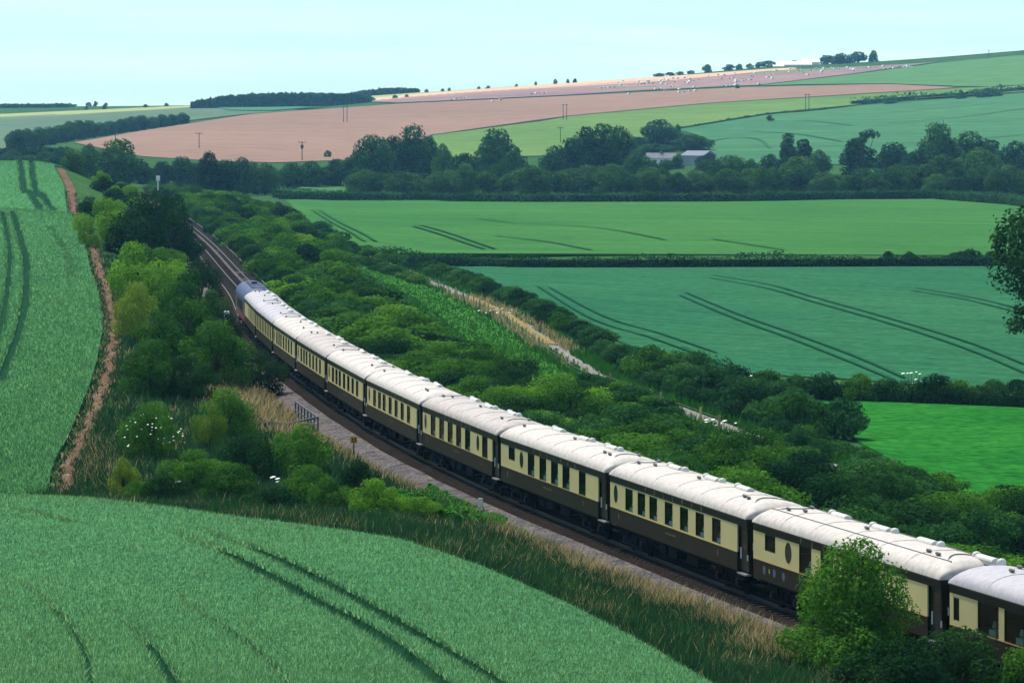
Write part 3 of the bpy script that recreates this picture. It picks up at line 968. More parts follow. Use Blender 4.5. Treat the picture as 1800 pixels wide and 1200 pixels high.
def roof_z(x, zr, rise):
    c = min(1.0, (abs(x) / (HW + 0.05)) ** (1 / 0.86))
    return zr + rise * (math.sqrt(max(0, 1 - c * c)) ** 0.95)

def carriage(i, layout, y_front, y_back, label, grey=False, dark=False, detail=True, crest=False, strip=False):
    """one coach; local +Y is the leading end. y_front / y_back: positions along the line"""
    rnd = random.Random(100 + i)
    a = Vector((float(track_x(y_back)), y_back, 0)); b = Vector((float(track_x(y_front)), y_front, 0))
    L_ = (b - a).length - 0.75
    d = (b - a).normalized()
    root = empty('railway_carriage', (a + b) / 2, math.atan2(-d.x, d.y))
    tag(root, label, 'carriage', 'coaches of the cream and brown train')
    lay = LAY[layout]
    H2 = L_ / 2
    VEST = 1.25 if layout != 'wide' else 0.3          # dark entrance vestibule at the trailing end
    HT = -H2 + VEST
    def yy(t):
        return H2 - t * (L_ - VEST)
    # body: floor/lower walls, ends, centre partition as one shell
    m = MB()
    m.box(-HW + 0.02, HW - 0.02, HT, H2, Z0 + 0.05, ZC0 - 0.002)
    if VEST > 0.1:
        m.box(-HW + 0.22, HW - 0.22, -H2 + 0.1, HT - 0.001, Z0 + 0.05, ZR)
    for s in (-1, 1):
        y0, y1 = (H2 - 0.10, H2) if s > 0 else (-H2, -H2 + 0.10)
        m.box(-HW + 0.02, HW - 0.02, y0, y1, ZC0, ZR + 0.02)
    m.box(-0.05, 0.05, -H2 + 0.1, H2 - 0.1, ZC0, ZR)
    for (k, t, w_) in lay['win']:
        yc = yy(t) - w_ * 0.5 - 0.12
        m.box(-1.20, 1.20, yc - 0.05, yc + 0.05, ZC0, ZC0 + 0.62)
    m.build('body', M['umber'] if not dark else M['umber'], root)
    rise = 0.62
    m = MB()
    m.box(-HW - 0.06, HW + 0.06, -H2, H2, ZR + 0.001, ZR + 0.05)
    cei = m.build('ceiling', M['interior'], root)
    roof = roof_mesh(L_ + 0.06, ZR + 0.051, rise).build('roof', M['roof_grey'] if grey else (M['roof_worn'] if i in (4, 7) else M['roof']), root, smooth=True)
    # side panels, both sides
    for side in (-1, 1):
        def sb(m, y0, y1, z0, z1, dx=0.0, th=0.05):
            xo = HW + dx
            m.box(side * xo if side < 0 else xo - th, -xo + th if side < 0 else xo, y0, y1, z0, z1)
        m = MB(); sb(m, HT, H2, Z0, ZC0, 0.0, 0.05)
        m2 = m.build('lower_panel', M['umber'], root)
        m = MB(); sb(m, -H2, H2, ZC1, ZR, 0.004, 0.06)
        m.build('letterboard', M['umber'], root)
        m = MB(); sb(m, HT, H2, ZC0 - 0.025, ZC0 + 0.006, 0.012, 0.04)
        m.build('waist_moulding', M['gold'], root)
        segs = []
        cur = H2
        for (k, t, w_) in lay['win']:
            if k == 'o':
                continue
            yc = yy(t)
            segs.append((cur, yc + w_ / 2))
            cur = yc - w_ / 2
        segs.append((cur, HT))
        for (ya, yb) in segs:
            m = MB(); sb(m, yb, ya, ZC0 + 0.006, ZC1, 0.001, 0.05)
            m.build('cream_panel', M['cream'], root)
        for (k, t, w_) in lay['win']:
            yc = yy(t)
            xs = side * (HW - 0.035)
            if k == 'o':
                V, Fs = ellipse_ring(side, yc, (ZC0 + ZC1) / 2 + 0.08, w_ / 2 + 0.05, 0.40, side * (HW + 0.008), inner=0.06)
                fr = MB().add(V, Fs).build('oval_window', M['umber'], root)
                V, Fs = ellipse_ring(side, yc, (ZC0 + ZC1) / 2 + 0.08, w_ / 2, 0.35, side * (HW + 0.005))
                MB().add(V, Fs).build('pane', M['black_glass'], fr)
                continue
            zb, zt_ = (ZC0 + 0.006, ZC1) if lay['full'] else (ZC0 + 0.05, ZC1 - 0.05)
            if k == 's': zb = ZC0 + 0.42
            if k == 'n': zb, zt_ = ZC0 + 0.18, ZC1 - 0.12
            # fill above/below with cream where the opening is shorter
            fr = MB()
            if zb > ZC0 + 0.03:
                m = MB(); sb(m, yc - w_ / 2, yc + w_ / 2, ZC0 + 0.006, zb, 0.001, 0.05); m.build('cream_panel', M['cream'], root)
            if zt_ < ZC1 - 0.01:
                m = MB(); sb(m, yc - w_ / 2, yc + w_ / 2, zt_, ZC1, 0.001, 0.05); m.build('cream_panel', M['cream'], root)
            fw = 0.045
            for (y0, y1, z0, z1) in ((yc - w_ / 2, yc - w_ / 2 + fw, zb, zt_), (yc + w_ / 2 - fw, yc + w_ / 2, zb, zt_), (yc - w_ / 2 + fw, yc + w_ / 2 - fw, zt_ - fw, zt_), (yc - w_ / 2 + fw, yc + w_ / 2 - fw, zb, zb + 0.03)):
                x0, x1 = sorted((side * (HW - 0.045), side * (HW - 0.008)))
                fr.box(x0, x1, y0, y1, z0, z1)
            wo_ = fr.build('window', M['umber'], root)
            V = [(xs, yc - w_ / 2 + fw, zb + 0.03), (xs, yc + w_ / 2 - fw, zb + 0.03), (xs, yc + w_ / 2 - fw, zt_ - fw), (xs, yc - w_ / 2 + fw, zt_ - fw)]
            MB().add(V, [(3, 2, 1, 0) if side < 0 else (0, 1, 2, 3)]).build('pane', M['glass'], wo_)
            if k == 'w' and detail and (lay['full'] is False or t < 0.8):
                put('dining_table', shared('table', table_me), root, (side * 1.0, yc - 0.22, ZC0 + 0.03 + rnd.uniform(-0.02, 0.03)), 0 if side > 0 else math.pi)
        if VEST > 1:
            m = MB()
            x0, x1 = sorted((side * (HW - 0.20), side * (HW - 0.12)))
            m.box(x0, x1, -H2 + 0.12, HT - 0.02, Z0 + 0.06, ZC1 - 0.002)
            dr = m.build('vestibule_door', M['door'], root)
            xg = side * (HW - 0.115)
            yd = (HT - H2) / 2
            MB().add([(xg, yd - 0.25, ZC0 + 0.15), (xg, yd + 0.25, ZC0 + 0.15), (xg, yd + 0.25, ZC1 - 0.2), (xg, yd - 0.25, ZC1 - 0.2)], [(3, 2, 1, 0) if side < 0 else (0, 1, 2, 3)]).build('door_pane', M['black_glass'], dr)
            for q in (-0.42, 0.42):
                xq = side * (HW - 0.10)
                MB().tube([(xq, yd + q, ZC0 - 0.25), (xq, yd + q, ZC0 + 0.2)], 0.03, 6).build('handrail', M['white'], dr)
            x0, x1 = sorted((side * (HW - 0.25), side * (HW + 0.02)))
            MB().box(x0, x1, -H2 + 0.12, HT - 0.02, Z0 - 0.10, Z0 - 0.04).build('door_step', M['steel'], root)
        # lettering on the letterboard and the name on the lower panel
        if lay['text'] and detail:
            t0, t1 = lay['text']
            word = 'PULLMAN'
            for q, ch in enumerate(word):
                tt = t0 + (t1 - t0) * q / (len(word) - 1)
                if side > 0: tt = t1 + t0 - tt
                o = put('letter', letter(ch, 0.29), root, (side * (HW + 0.009), yy(tt), (ZC1 + ZR) / 2))
                o.rotation_euler = (R(90), 0, R(-90) if side < 0 else R(90))
            for q in range(5):
                o = put('name_scroll', shared('scroll', lambda: mb_mesh(MB().box(-0.002, 0.002, -0.10, 0.10, -0.06, 0.06), M['dull_gold'])), root, (side * (HW + 0.003), yy(0.5) - 0.6 + 0.3 * q, Z0 + 0.45), 0, (1, 0.8 if q % 2 else 1.0, 0.55 + 0.2 * (q % 3 == 0)))
            for tt in (0.075, 0.86):
                o = put('door_crest', shared('crest', lambda: mb_mesh(MB().box(-0.002, 0.002, -0.07, 0.07, -0.12, 0.12), M['dull_gold'])), root, (side * (HW + 0.003), yy(tt), Z0 + 0.42))
        if crest and side < 0:
            for q, (tt, hh) in enumerate(((0.070, .18), (0.134, .17), (0.192, .17))):
                V, Fs = ellipse_ring(side, yy(tt), Z0 + 0.40, 0.16, hh, side * (HW + 0.004), n=14)
                MB().add(V, Fs).build('emblem', M['emblem'], root)
            MB().box(-HW - 0.006, -HW - 0.003, yy(0.103) - 0.07, yy(0.103) + 0.07, Z0 + 0.33, Z0 + 0.50).build('emblem', M['gold'], root)
    # underframe
    m = MB()
    m.box(-1.15, 1.15, -H2, H2, Z0 - 0.17, Z0 + 0.05)
    for s in (-1, 1):
        m.bar((s * 1.05, H2 * 0.52, Z0 - 0.17), (s * 1.05, H2 * 0.22, 0.45), 0.06)
        m.bar((s * 1.05, -H2 * 0.52, Z0 - 0.17), (s * 1.05, -H2 * 0.22, 0.45), 0.06)
        m.bar((s * 1.05, H2 * 0.22, 0.45), (s * 1.05, -H2 * 0.22, 0.45), 0.06)
        m.box(s * 1.25 - 0.12, s * 1.25 + 0.12, H2 - 1.3, H2 - 0.3, Z0 - 0.28, Z0 - 0.24)
        m.box(s * 1.25 - 0.12, s * 1.25 + 0.12, -H2 + 0.3, -H2 + 1.3, Z0 - 0.28, Z0 - 0.24)
    m.build('underframe', M['black'], root)
    for s in (-1, 1):
        for (y0, y1) in ((-2.6, -1.0), (0.4, 1.6), (2.0, 3.0)):
            MB().box(min(s * 0.55, s * 1.15), max(s * 0.55, s * 1.15), y0, y1, 0.42, Z0 - 0.172).build('equipment_box', M['black'], root, bevel=0.03)
    for yb in (H2 - 3.0, -H2 + 3.0):
        bo = put('bogie', shared('bogie', bogie_me), root, (0, yb, 0))
        for yw in (-1.3, 1.3):
            put('wheelset', shared('wheel', wheel_me), bo, (0, yw, 0))
            for s in (-1, 1):
                put('axlebox', shared('axlebox', axlebox_me), bo, (s * 1.15, yw, 0.47))
    # ends: gangway, buffers, grab handles
    for s in (-1, 1):
        m = MB()
        for q in range(4):
            y = s * (H2 + 0.002 + 0.085 * q)
            w_ = 0.62 if q % 2 else 0.56
            y0, y1 = sorted((y, y + s * 0.085))
            m.box(-w_, w_, y0, y1, 1.1, 3.02 if q % 2 else 2.96)
        m.build('gangway', M['bellows'], root)
        for x in (-0.87, 0.87):
            put('buffer', shared('buffer', buffer_me), root, (x, s * H2, 0.98), 0 if s > 0 else math.pi, (1, 0.9, 1))
        for x in (-1.12, 1.12):
            put('grab_handle', shared('grab', grab_me), root, (x, s * (H2 + 0.001), 1.95), 0 if s > 0 else math.pi)
            put('grab_handle', shared('grab', grab_me), root, (x * 0.75, s * (H2 + 0.001), 1.45), 0 if s > 0 else math.pi, (1, 1, .6))
    # roof fittings
    zr = ZR + 0.051
    ylv = []
    for q in range(3 if not strip else 4):
        y = H2 * (0.55 - 0.5 * q) + rnd.uniform(-0.6, 0.6)
        x = rnd.choice((0.30, 0.42, 0.55))
        o = put('long_vent', shared('long_vent', long_vent_me), roof, (x, y, roof_z(x, zr, rise) - 0.02))
        for e in (-1.0, 1.0):
            if rnd.random() < 0.7:
                put('dome_vent', shared('dome_vent', dome_vent_me), roof, (x + 0.05, y + e * 1.1, roof_z(x + 0.05, zr, rise)))
    for (y, x) in ((H2 - 1.6, -0.55), (H2 - 2.9, -0.25), (-H2 + 1.9, -0.62), (-H2 + 2.9, -0.58), (H2 - 1.3, 0.5), (-H2 + 1.2, 0.45), (0.3, -0.15)):
        if rnd.random() < 0.72:
            put('torpedo_vent', shared('torpedo', torpedo_me), roof, (x, y + rnd.uniform(-0.3, 0.3), roof_z(x, zr, rise)), 0, (0.75, 0.8, 0.7))
    # cable conduit looping over the roof at each end, and rain strips
    for s in (-1, 1):
        pts = []
        for q in range(9):
            x = -0.75 + 1.55 * q / 8
            y = s * (H2 - 0.9 - 0.9 * math.sin(math.pi * q / 8))
            pts.append((x, y, roof_z(x, zr, rise) + 0.025 - (0.05 if q in (0, 8) else 0)))
        if rnd.random() < 0.8:
            MB().tube(pts, 0.022, 5).build('conduit', M['vent_dark'] if rnd.random() < .5 else M['steel'], roof)
    if strip:
        for x in (-0.78, 0.78):
            pts = [(x, -H2 + 0.5 + (L_ - 1.0) * q / 6, roof_z(x, zr, rise) + 0.012) for q in range(7)]
            MB().tube(pts, 0.018, 4).build('rain_strip', M['vent_dark'], roof)
    else:
        pts = [(0.62, -H2 + 1.2 + (L_ - 2.4) * q / 6, roof_z(0.62, zr, rise) + 0.02) for q in range(7)]
        MB().tube(pts, 0.02, 4).build('rain_strip', M['vent'], roof)
    for q in range(1, 6):                         # sheet joints
        y = -H2 + L_ * q / 6
        pts = [(x, y, roof_z(x, zr, rise) + 0.002) for x in np.linspace(-1.36, 1.36, 15)]
        MB().tube(pts, 0.014, 4).build('roof_seam', M['seam'], roof)
    return root
M['door'] = plain('dark_umber_door', (0.012, 0.009, 0.005), 0.5)
M['black_glass'] = plain('dark_window_glass', (0.015, 0.02, 0.025), 0.08, spec=0.6)

BND = [112.4, 132, 151, 171, 191, 210, 230, 250, 270, 289, 308, 328]
# equal car pitch along the curve
def arc(y0, dist):
    y = y0
    step = 0.05
    acc = 0.0
    x = float(track_x(y))
    while acc < dist:
        y2 = y + step
        x2 = float(track_x(y2))
        acc += math.hypot(x2 - x, step)
        x, y = x2, y2
    return y
ys = [131.6]
for k in range(11):
    ys.append(arc(ys[-1], 20.15))
y = 131.6
acc = 0
while acc < 20.15:
    acc += math.hypot(float(track_x(y)) - float(track_x(y - 0.05)), 0.05)
    y -= 0.05
ys = [y] + ys
CARS = [('wide', 'nearest carriage, grey roofed with wide windows, cut by the right frame edge', dict(grey=True)),
        ('brake', 'cream and brown carriage with a square window, half behind the leafy bush', dict(crest=True, strip=True)),
        ('saloon', 'cream and brown carriage with seven windows and readable gold letters', {}),
        ('kitchen', 'cream and brown carriage with square window, then oval window, at mid frame', {}),
        ('parlour', 'cream and brown carriage with an oval window at both ends', {}),
        ('saloon', 'cream and brown carriage passing just beyond the orange lineside sign', {}),
        ('saloon', 'cream and brown carriage opposite the grey lineside railing', {}),
        ('saloon', 'cream and brown carriage beside the tall straw grass', {}),
        ('saloon', 'white roofed carriage beside the dark overhanging bushes', {}),
        ('many', 'grey roofed dark sided carriage, second behind the blue locomotive', dict(grey=True)),
        ('luggage', 'short looking dark sided carriage coupled behind the blue locomotive', dict(grey=True))]
for i, (lay, lab, kw) in enumerate(CARS):
    carriage(i, lay, ys[i + 1], ys[i], lab, detail=(i < 9), **kw)

def locomotive(y0, y1):
    a = Vector((float(track_x(y0)), y0, 0)); b = Vector((float(track_x(y1)), y1, 0))
    L_ = (b - a).length - 0.8
    d = (b - a).normalized()
    root = empty('diesel_locomotive', (a + b) / 2, math.atan2(-d.x, d.y))
    tag(root, 'blue roofed diesel locomotive hauling the train', 'locomotive')
    blue = plain('loco_blue', (0.008, 0.012, 0.10), 0.5, spec=0.3)
    grey = plain('loco_grey', (0.075, 0.06, 0.068), 0.5, noise=0.2)
    red = plain('loco_red', (0.22, 0.012, 0.02), 0.5)
    yel = plain('loco_yellow', (0.60, 0.40, 0.03), 0.5)
    H2 = L_ / 2
    m = MB()
    m.box(-1.33, 1.33, -H2 + 0.7, H2 - 0.7, 1.0, 2.75)
    for s in (-1, 1):
        V = [(-1.33, s * (H2 - 0.7), 1.0), (1.33, s * (H2 - 0.7), 1.0), (1.33, s * (H2 - 0.7), 2.75), (-1.33, s * (H2 - 0.7), 2.75),
             (-1.2, s * H2, 1.0), (1.2, s * H2, 1.0), (1.2, s * (H2 - 0.05), 2.2), (-1.2, s * (H2 - 0.05), 2.2)]
        m.add(V, [(4, 5, 6, 7), (0, 4, 7, 3), (5, 1, 2, 6), (7, 6, 2, 3), (0, 1, 5, 4)])
    m.build('body', grey, root)
    for s in (-1, 1):
        MB().box(min(s * 1.30, s * 1.345), max(s * 1.30, s * 1.345), -H2 + 0.7, H2 - 0.7, 1.0, 1.35).build('side_band', red, root)
        for y in (-4.0, -1.2, 1.6, 4.4):
            g = MB()
            for q in range(6):
                g.box(min(s * 1.32, s * 1.36), max(s * 1.32, s * 1.36), y - 0.9, y + 0.9, 1.75 + q * 0.14, 1.84 + q * 0.14)
            g.build('side_grille', M['black'], root)
        MB().box(-1.0, 1.0, s * H2 - 0.04, s * H2 + 0.04, 1.15, 1.9).build('end_panel', red if s < 0 else yel, root)
        for x in (-0.6, 0.6):
            w_ = MB().add([(x - 0.45, s * (H2 - 0.09), 2.22), (x + 0.45, s * (H2 - 0.09), 2.22), (x + 0.45, s * (H2 - 0.60), 2.68), (x - 0.45, s * (H2 - 0.60), 2.68)], [(0, 1, 2, 3)])
            w_.build('cab_window', M['black_glass'], root)
        for x in (-0.87, 0.87):
            put('buffer', shared('buffer', buffer_me), root, (x, s * H2, 0.98), 0 if s > 0 else math.pi, (1, 0.9, 1))
    rf = roof_mesh(L_ - 0.3, 2.75, 1.05, over=0.0, dome=0.9).build('roof', blue, root, smooth=True)
    for q in range(5):
        MB().box(-0.55, 0.55, -6.2 + q * 2.8, -4.6 + q * 2.8, 3.70, 3.84).build('roof_hatch', blue, rf, bevel=0.03)
    MB().tube([(0, 1.5, 3.7), (0, 1.5, 4.0)], 0.25, 10).build('exhaust', M['black'], rf)
    m = MB()
    m.box(-1.1, 1.1, -H2, H2, 0.8, 1.0)
    m.box(-1.0, 1.0, -2.6, 2.6, 0.3, 0.8)
    m.build('underframe', M['black'], root)
    for yb in (H2 - 3.6, -H2 + 3.6):
        bo = put('bogie', shared('bogie', bogie_me), root, (0, yb, 0))
        for yw in (-1.3, 0.0, 1.3):
            put('wheelset', shared('wheel', wheel_me), bo, (0, yw, 0.03))
    return root
locomotive(ys[11], arc(ys[11], 19.6))
#---PART4---
# ------------------------------------------------------------------ foliage
M['leaf'] = leaf_mat('hawthorn_leaves', (0.017, 0.068, 0.013), (0.092, 0.235, 0.026), trans=0.34)
M['leaf_near'] = leaf_mat('fresh_leaves', (0.028, 0.100, 0.016), (0.110, 0.270, 0.028), trans=0.38)
M['leaf_dark'] = leaf_mat('dark_leaves', (0.007, 0.030, 0.012), (0.028, 0.088, 0.022))
M['leaf_bright'] = leaf_mat('bright_leaves', (0.055, 0.160, 0.018), (0.165, 0.350, 0.032), trans=0.38)
M['leaf_yellow'] = leaf_mat('yellow_green_leaves', (0.085, 0.180, 0.022), (0.240, 0.330, 0.040))
M['leaf_blue'] = leaf_mat('blue_green_leaves', (0.013, 0.058, 0.020), (0.058, 0.170, 0.040))
M['leaf_tree'] = leaf_mat('valley_tree_leaves', (0.009, 0.040, 0.018), (0.060, 0.160, 0.040), trans=0.35)
M['leaf_tree_light'] = leaf_mat('light_tree_leaves', (0.024, 0.078, 0.020), (0.090, 0.205, 0.042), trans=0.35)
M['bark'] = plain('bark', (0.06, 0.045, 0.035), 0.9, noise=0.3)
M['flower'] = plain('white_umbels', (0.75, 0.78, 0.72), 0.8)
M['grass_green'] = leaf_mat('tall_green_grass', (0.016, 0.060, 0.026), (0.045, 0.125, 0.034), trans=0.2, rnd=0.0, up=0.6)
M['grass_straw'] = leaf_mat('tall_straw_grass', (0.26, 0.20, 0.085), (0.52, 0.40, 0.21), trans=0.35, rnd=0.0, up=0.6)
M['wheat_blade'] = leaf_mat('wheat_ears', (0.070, 0.220, 0.096), (0.225, 0.460, 0.180), trans=0.4, rnd=0.0, up=0.85)
M['barley_blade'] = leaf_mat('barley_ears', (0.055, 0.195, 0.080), (0.160, 0.400, 0.140), trans=0.4, rnd=0.0, up=0.85)
M['nettle'] = leaf_mat('nettle_leaves', (0.020, 0.110, 0.014), (0.055, 0.210, 0.022), trans=0.2, rnd=0.0, up=0.6)

def quads(C, N, size, r_, aspect=0.7):
    """leaf quads at centres C with normals N"""
    n = len(C)
    N = N / (np.linalg.norm(N, axis=1)[:, None] + 1e-9)
    A_ = r_.normal(0, 1, (n, 3))
    T = np.cross(N, A_); T /= np.linalg.norm(T, axis=1)[:, None] + 1e-9
    B = np.cross(N, T)
    s = size * r_.uniform(0.55, 1.35, n)[:, None]
    a = T * s * 0.5; b = B * s * 0.5 * aspect
    V = np.stack([C - a - b * 0.3, C - b, C + a + b * 0.3, C + b], 1).reshape(-1, 3)
    F_ = np.arange(4 * n).reshape(n, 4)
    return V, F_
def crown_np(seed, n, leaf, nl=14, spread=0.62, lr=(0.24, 0.42), zc=(0.22, 0.74), dome=True, zs=1.0):
    """leaf clumps over an uneven lobed crown; fits x,y in -1..1 and z in 0..1"""
    r_ = np.random.default_rng(seed)
    a = r_.uniform(0, 2 * np.pi, nl); rr = np.sqrt(r_.uniform(0, 1, nl)) * spread
    z = r_.uniform(zc[0], zc[1], nl)
    if dome:
        z = np.minimum(z, zc[1] - 0.45 * (rr / spread) ** 2 * (zc[1] - zc[0]) + 0.0)
        z[:3] = zc[1]; rr[:3] *= 0.35
    rad = r_.uniform(lr[0], lr[1], nl)
    Cn = np.stack([np.cos(a) * rr, np.sin(a) * rr, z], 1)
    sz = np.array([1.0, 1.0, 0.62 if zs < 1.6 else 0.95 / zs])
    P, N, T = [], [], []
    tot = 0
    lt = r_.normal(0, 0.16, nl)
    while tot < n:
        m = n
        k = r_.choice(nl, m, p=rad ** 2 / (rad ** 2).sum())
        d = r_.normal(0, 1, (m, 3)); d /= np.linalg.norm(d, axis=1)[:, None]
        q = r_.beta(5, 1.4, m) * 1.12 + np.where(r_.uniform(0, 1, m) < 0.08, r_.uniform(0.0, 0.32, m), 0.0)
        p = Cn[k] + d * (rad[k] * q)[:, None] * sz
        ins = np.zeros(m, bool)
        for j in range(nl):
            dd = np.linalg.norm((p - Cn[j]) / sz, axis=1) < rad[j] * 0.72
            ins |= dd & (k != j)
        keep = (p[:, 2] > 0.0) & (~ins | (r_.uniform(0, 1, m) < 0.12))
        p, d, k = p[keep], d[keep], k[keep]
        P.append(p); N.append(d * 0.75 + np.array([0, 0, 0.35]) + r_.normal(0, 0.42, p.shape))
        T.append(np.clip(0.5 + lt[k] + r_.normal(0, 0.2, len(p)), 0, 1))
        tot += len(p)
    P = np.concatenate(P)[:n]; N = np.concatenate(N)[:n]; T = np.concatenate(T)[:n]
    P[:, 2] *= zs
    V, F_ = quads(P, N, leaf, r_)
    Cn = Cn.copy(); Cn[:, 2] *= zs
    return V, F_, np.repeat(T, 4), Cn
def stems_np(seed, Cn, trunk=0.05, n=5):
    m = MB()
    r_ = random.Random(seed)
    for k in range(n):
        c = Cn[k % len(Cn)]
        m.tube([(r_.uniform(-.06, .06), r_.uniform(-.06, .06), -0.04), (c[0] * 0.4, c[1] * 0.4, c[2] * 0.55), (c[0], c[1], c[2])], [trunk, trunk * 0.7, trunk * 0.25], 5)
    return m
# --- bush variants: one mesh each (leaves + stems), shared by all copies
def bush_mesh(name, seed, n, leaf, **kw):
    V, F_, T, Cn = crown_np(seed, n, leaf, **kw)
    st = stems_np(seed, Cn, 0.035, 5)
    V2 = np.array(st.v); F2 = np.array([f for f in st.f if len(f) == 4])
    me = mesh_np(name, np.concatenate([V, V2]), np.concatenate([F_, F2 + len(V)]), [M['leaf'], M['bark']], tint=np.concatenate([T, np.full(len(V2), .5)]), midx=[0] * len(F_) + [1] * len(F2))
    me['zs'] = kw.get('zs', 1.0)
    return me
BUSH = [bush_mesh('bush_foliage', 20 + k, 3600, 0.085, nl=20 + k % 4, spread=0.70, lr=(0.22, 0.36), zc=(0.10, 0.76)) for k in range(7)]
BUSHN = [bush_mesh('bush_foliage', 60 + k, 9500, 0.050, nl=26 + 2 * k, spread=0.74, lr=(0.17, 0.30), zc=(0.08, 0.80), zs=1.25) for k in range(5)]
BUSHT = [bush_mesh('bush_foliage', 140 + k, 15000, 0.052, nl=75, spread=0.72, lr=(0.17, 0.29), zc=(0.05, 0.84), zs=1.9) for k in range(2)]      # tall leafy bush       # nearer bushes: finer leaves
BUSHF = [bush_mesh('bush_foliage', 90 + k, 900, 0.17, nl=14 + k, spread=0.7, zc=(0.1, 0.74)) for k in range(4)]       # far bushes
def set_mat(o, mat):
    if mat is None: return
    o.material_slots[0].link = 'OBJECT'
    o.material_slots[0].material = mat
def bush(loc, rx, h, label, group=None, mat=None, lib=None, ry=None, name='bush', cat='bush', seed=None):
    r_ = random.Random(seed if seed is not None else int(loc[0] * 131 + loc[1] * 71))
    me = r_.choice(lib or BUSH)
    o = link(name, me)
    o.location = (loc[0], loc[1], loc[2] - 0.08)
    o.rotation_euler = (0, 0, r_.uniform(0, 6.28))
    o.scale = (rx, (ry or rx) * r_.uniform(0.9, 1.1), h / me['zs'])
    set_mat(o, mat)
    return tag(o, label, cat, group)
def bush_px(px, top, base, wpx, label, mat=None, lib=None, group=None, ymin=170, name='bush', Y=None):
    """bush whose foot stands where the sight line (px, base) meets the ground"""
    if Y is None:
        g = ground(px, base, ymin)
    else:
        x = (px - PX0) / FPX * Y
        g = Vector((x, Y, zt(x, Y)))
    ztop = HC - (top - PY0) / FPX * g.y
    return bush(g, wpx / 2 / FPX * g.y * 1.2, max(0.6, (ztop - g.z) * 1.03), label, group, mat, lib, name=name)

# --- left bank, each one told apart in the photograph
LB = [
    (265, 338, 462, 150, 'big dark round topped bush standing over the railway cutting', 'leaf_dark', None, 'bush'),
    (302, 342, 458, 84, 'second dark bush beside the big dark round one, hiding the track', 'leaf_dark', None, 'bush'),
    (190, 345, 440, 110, 'yellow green bush at the field path, left of the big dark bush', 'leaf_bright', None, 'bush'),
    (158, 343, 400, 46, 'small dark bush at the edge of the left field path', 'leaf_dark', None, 'bush'),
    (320, 400, 470, 90, 'dark bush just in front of the big dark round bush, at the track edge', 'leaf_dark', None, 'bush'),
    (252, 424, 545, 150, 'large bright green bush below the big dark round bush', 'leaf_bright', None, 'bush'),
    (335, 470, 590, 120, 'green bush at the ballast edge, right of the large bright bush', 'leaf', None, 'bush'),
    (243, 495, 600, 80, 'pale yellow green bush beside the bare field path', 'leaf_yellow', None, 'bush'),
    (320, 520, 640, 150, 'dense green bush midway along the left bank', 'leaf', None, 'bush'),
    (352, 452, 535, 74, 'dark leafy bush at the ballast edge left of the empty track', 'leaf_dark', None, 'bush'),
    (372, 505, 585, 74, 'green bush crowding the ballast just ahead of the locomotive', 'leaf', None, 'bush'),
    (395, 545, 625, 70, 'dark green bush overhanging the ballast near the locomotive', 'leaf_dark', None, 'bush'),
    (375, 562, 680, 140, 'broad green bush opposite the front carriages', 'leaf', None, 'bush'),
    (270, 595, 700, 110, 'rounded green bush with a few white blossoms by the path', 'leaf', None, 'bush'),
    (330, 620, 705, 120, 'deep green bush in the middle of the left bank thicket', 'leaf_dark', None, 'bush'),
    (445, 612, 690, 110, 'black green bush reaching over the ballast beside the train', 'leaf_dark', None, 'bush'),
    (395, 680, 770, 110, 'green bush below the straw grass patch', 'leaf', None, 'bush'),
    (368, 705, 790, 60, 'small reddish green bush right of the flowering elder', 'leaf_yellow', None, 'bush'),
    (520, 742, 835, 130, 'round green bush beside the grey lineside railing', 'leaf', None, 'bush'),
    (440, 760, 850, 120, 'low dark bush left of the round railing bush', 'leaf_dark', None, 'bush'),
    (340, 785, 870, 130, 'low tangled bush above the near wheat field', 'leaf', None, 'bush'),
    (545, 815, 890, 110, 'low grassy bush left of the dark domed bush', 'leaf', None, 'bush'),
    (630, 804, 885, 84, 'dark domed bush below the orange lineside sign', 'leaf_dark', None, 'bush'),
    (668, 836, 915, 116, 'bright lime green bush left of the nettle patch', 'leaf_bright', None, 'bush'),
    (585, 836, 905, 96, 'rounded green bush between the dark domed bush and the near field', 'leaf', None, 'bush'),
    (738, 868, 925, 80, 'low bright bush at the left tip of the nettle patch', 'leaf_bright', None, 'bush'),
    (415, 812, 880, 120, 'dense green bush in the middle of the bank above the near field', 'leaf', None, 'bush'),
    (245, 842, 886, 70, 'small leafy bush right of the straggly path bush', 'leaf', None, 'bush'),
    (215, 800, 880, 70, 'straggly bush at the foot of the field path', 'leaf_yellow', None, 'bush'),
    (290, 830, 890, 90, 'low scrub bush behind the crest of the near field', 'leaf_dark', None, 'bush'),
    (480, 850, 905, 130, 'low dark scrub bush behind the near field edge', 'leaf_dark', None, 'bush'),
]
for (px, top, base, wd, lab, mt, lib, nm) in LB:
    bush_px(px, top, base, wd, lab, M[mt], BUSHN, ymin=170)
eld = bush_px(268, 704, 810, 104, 'elder bush with white flower heads above the bare path', M['leaf'], BUSHN, ymin=170, name='elder_bush')
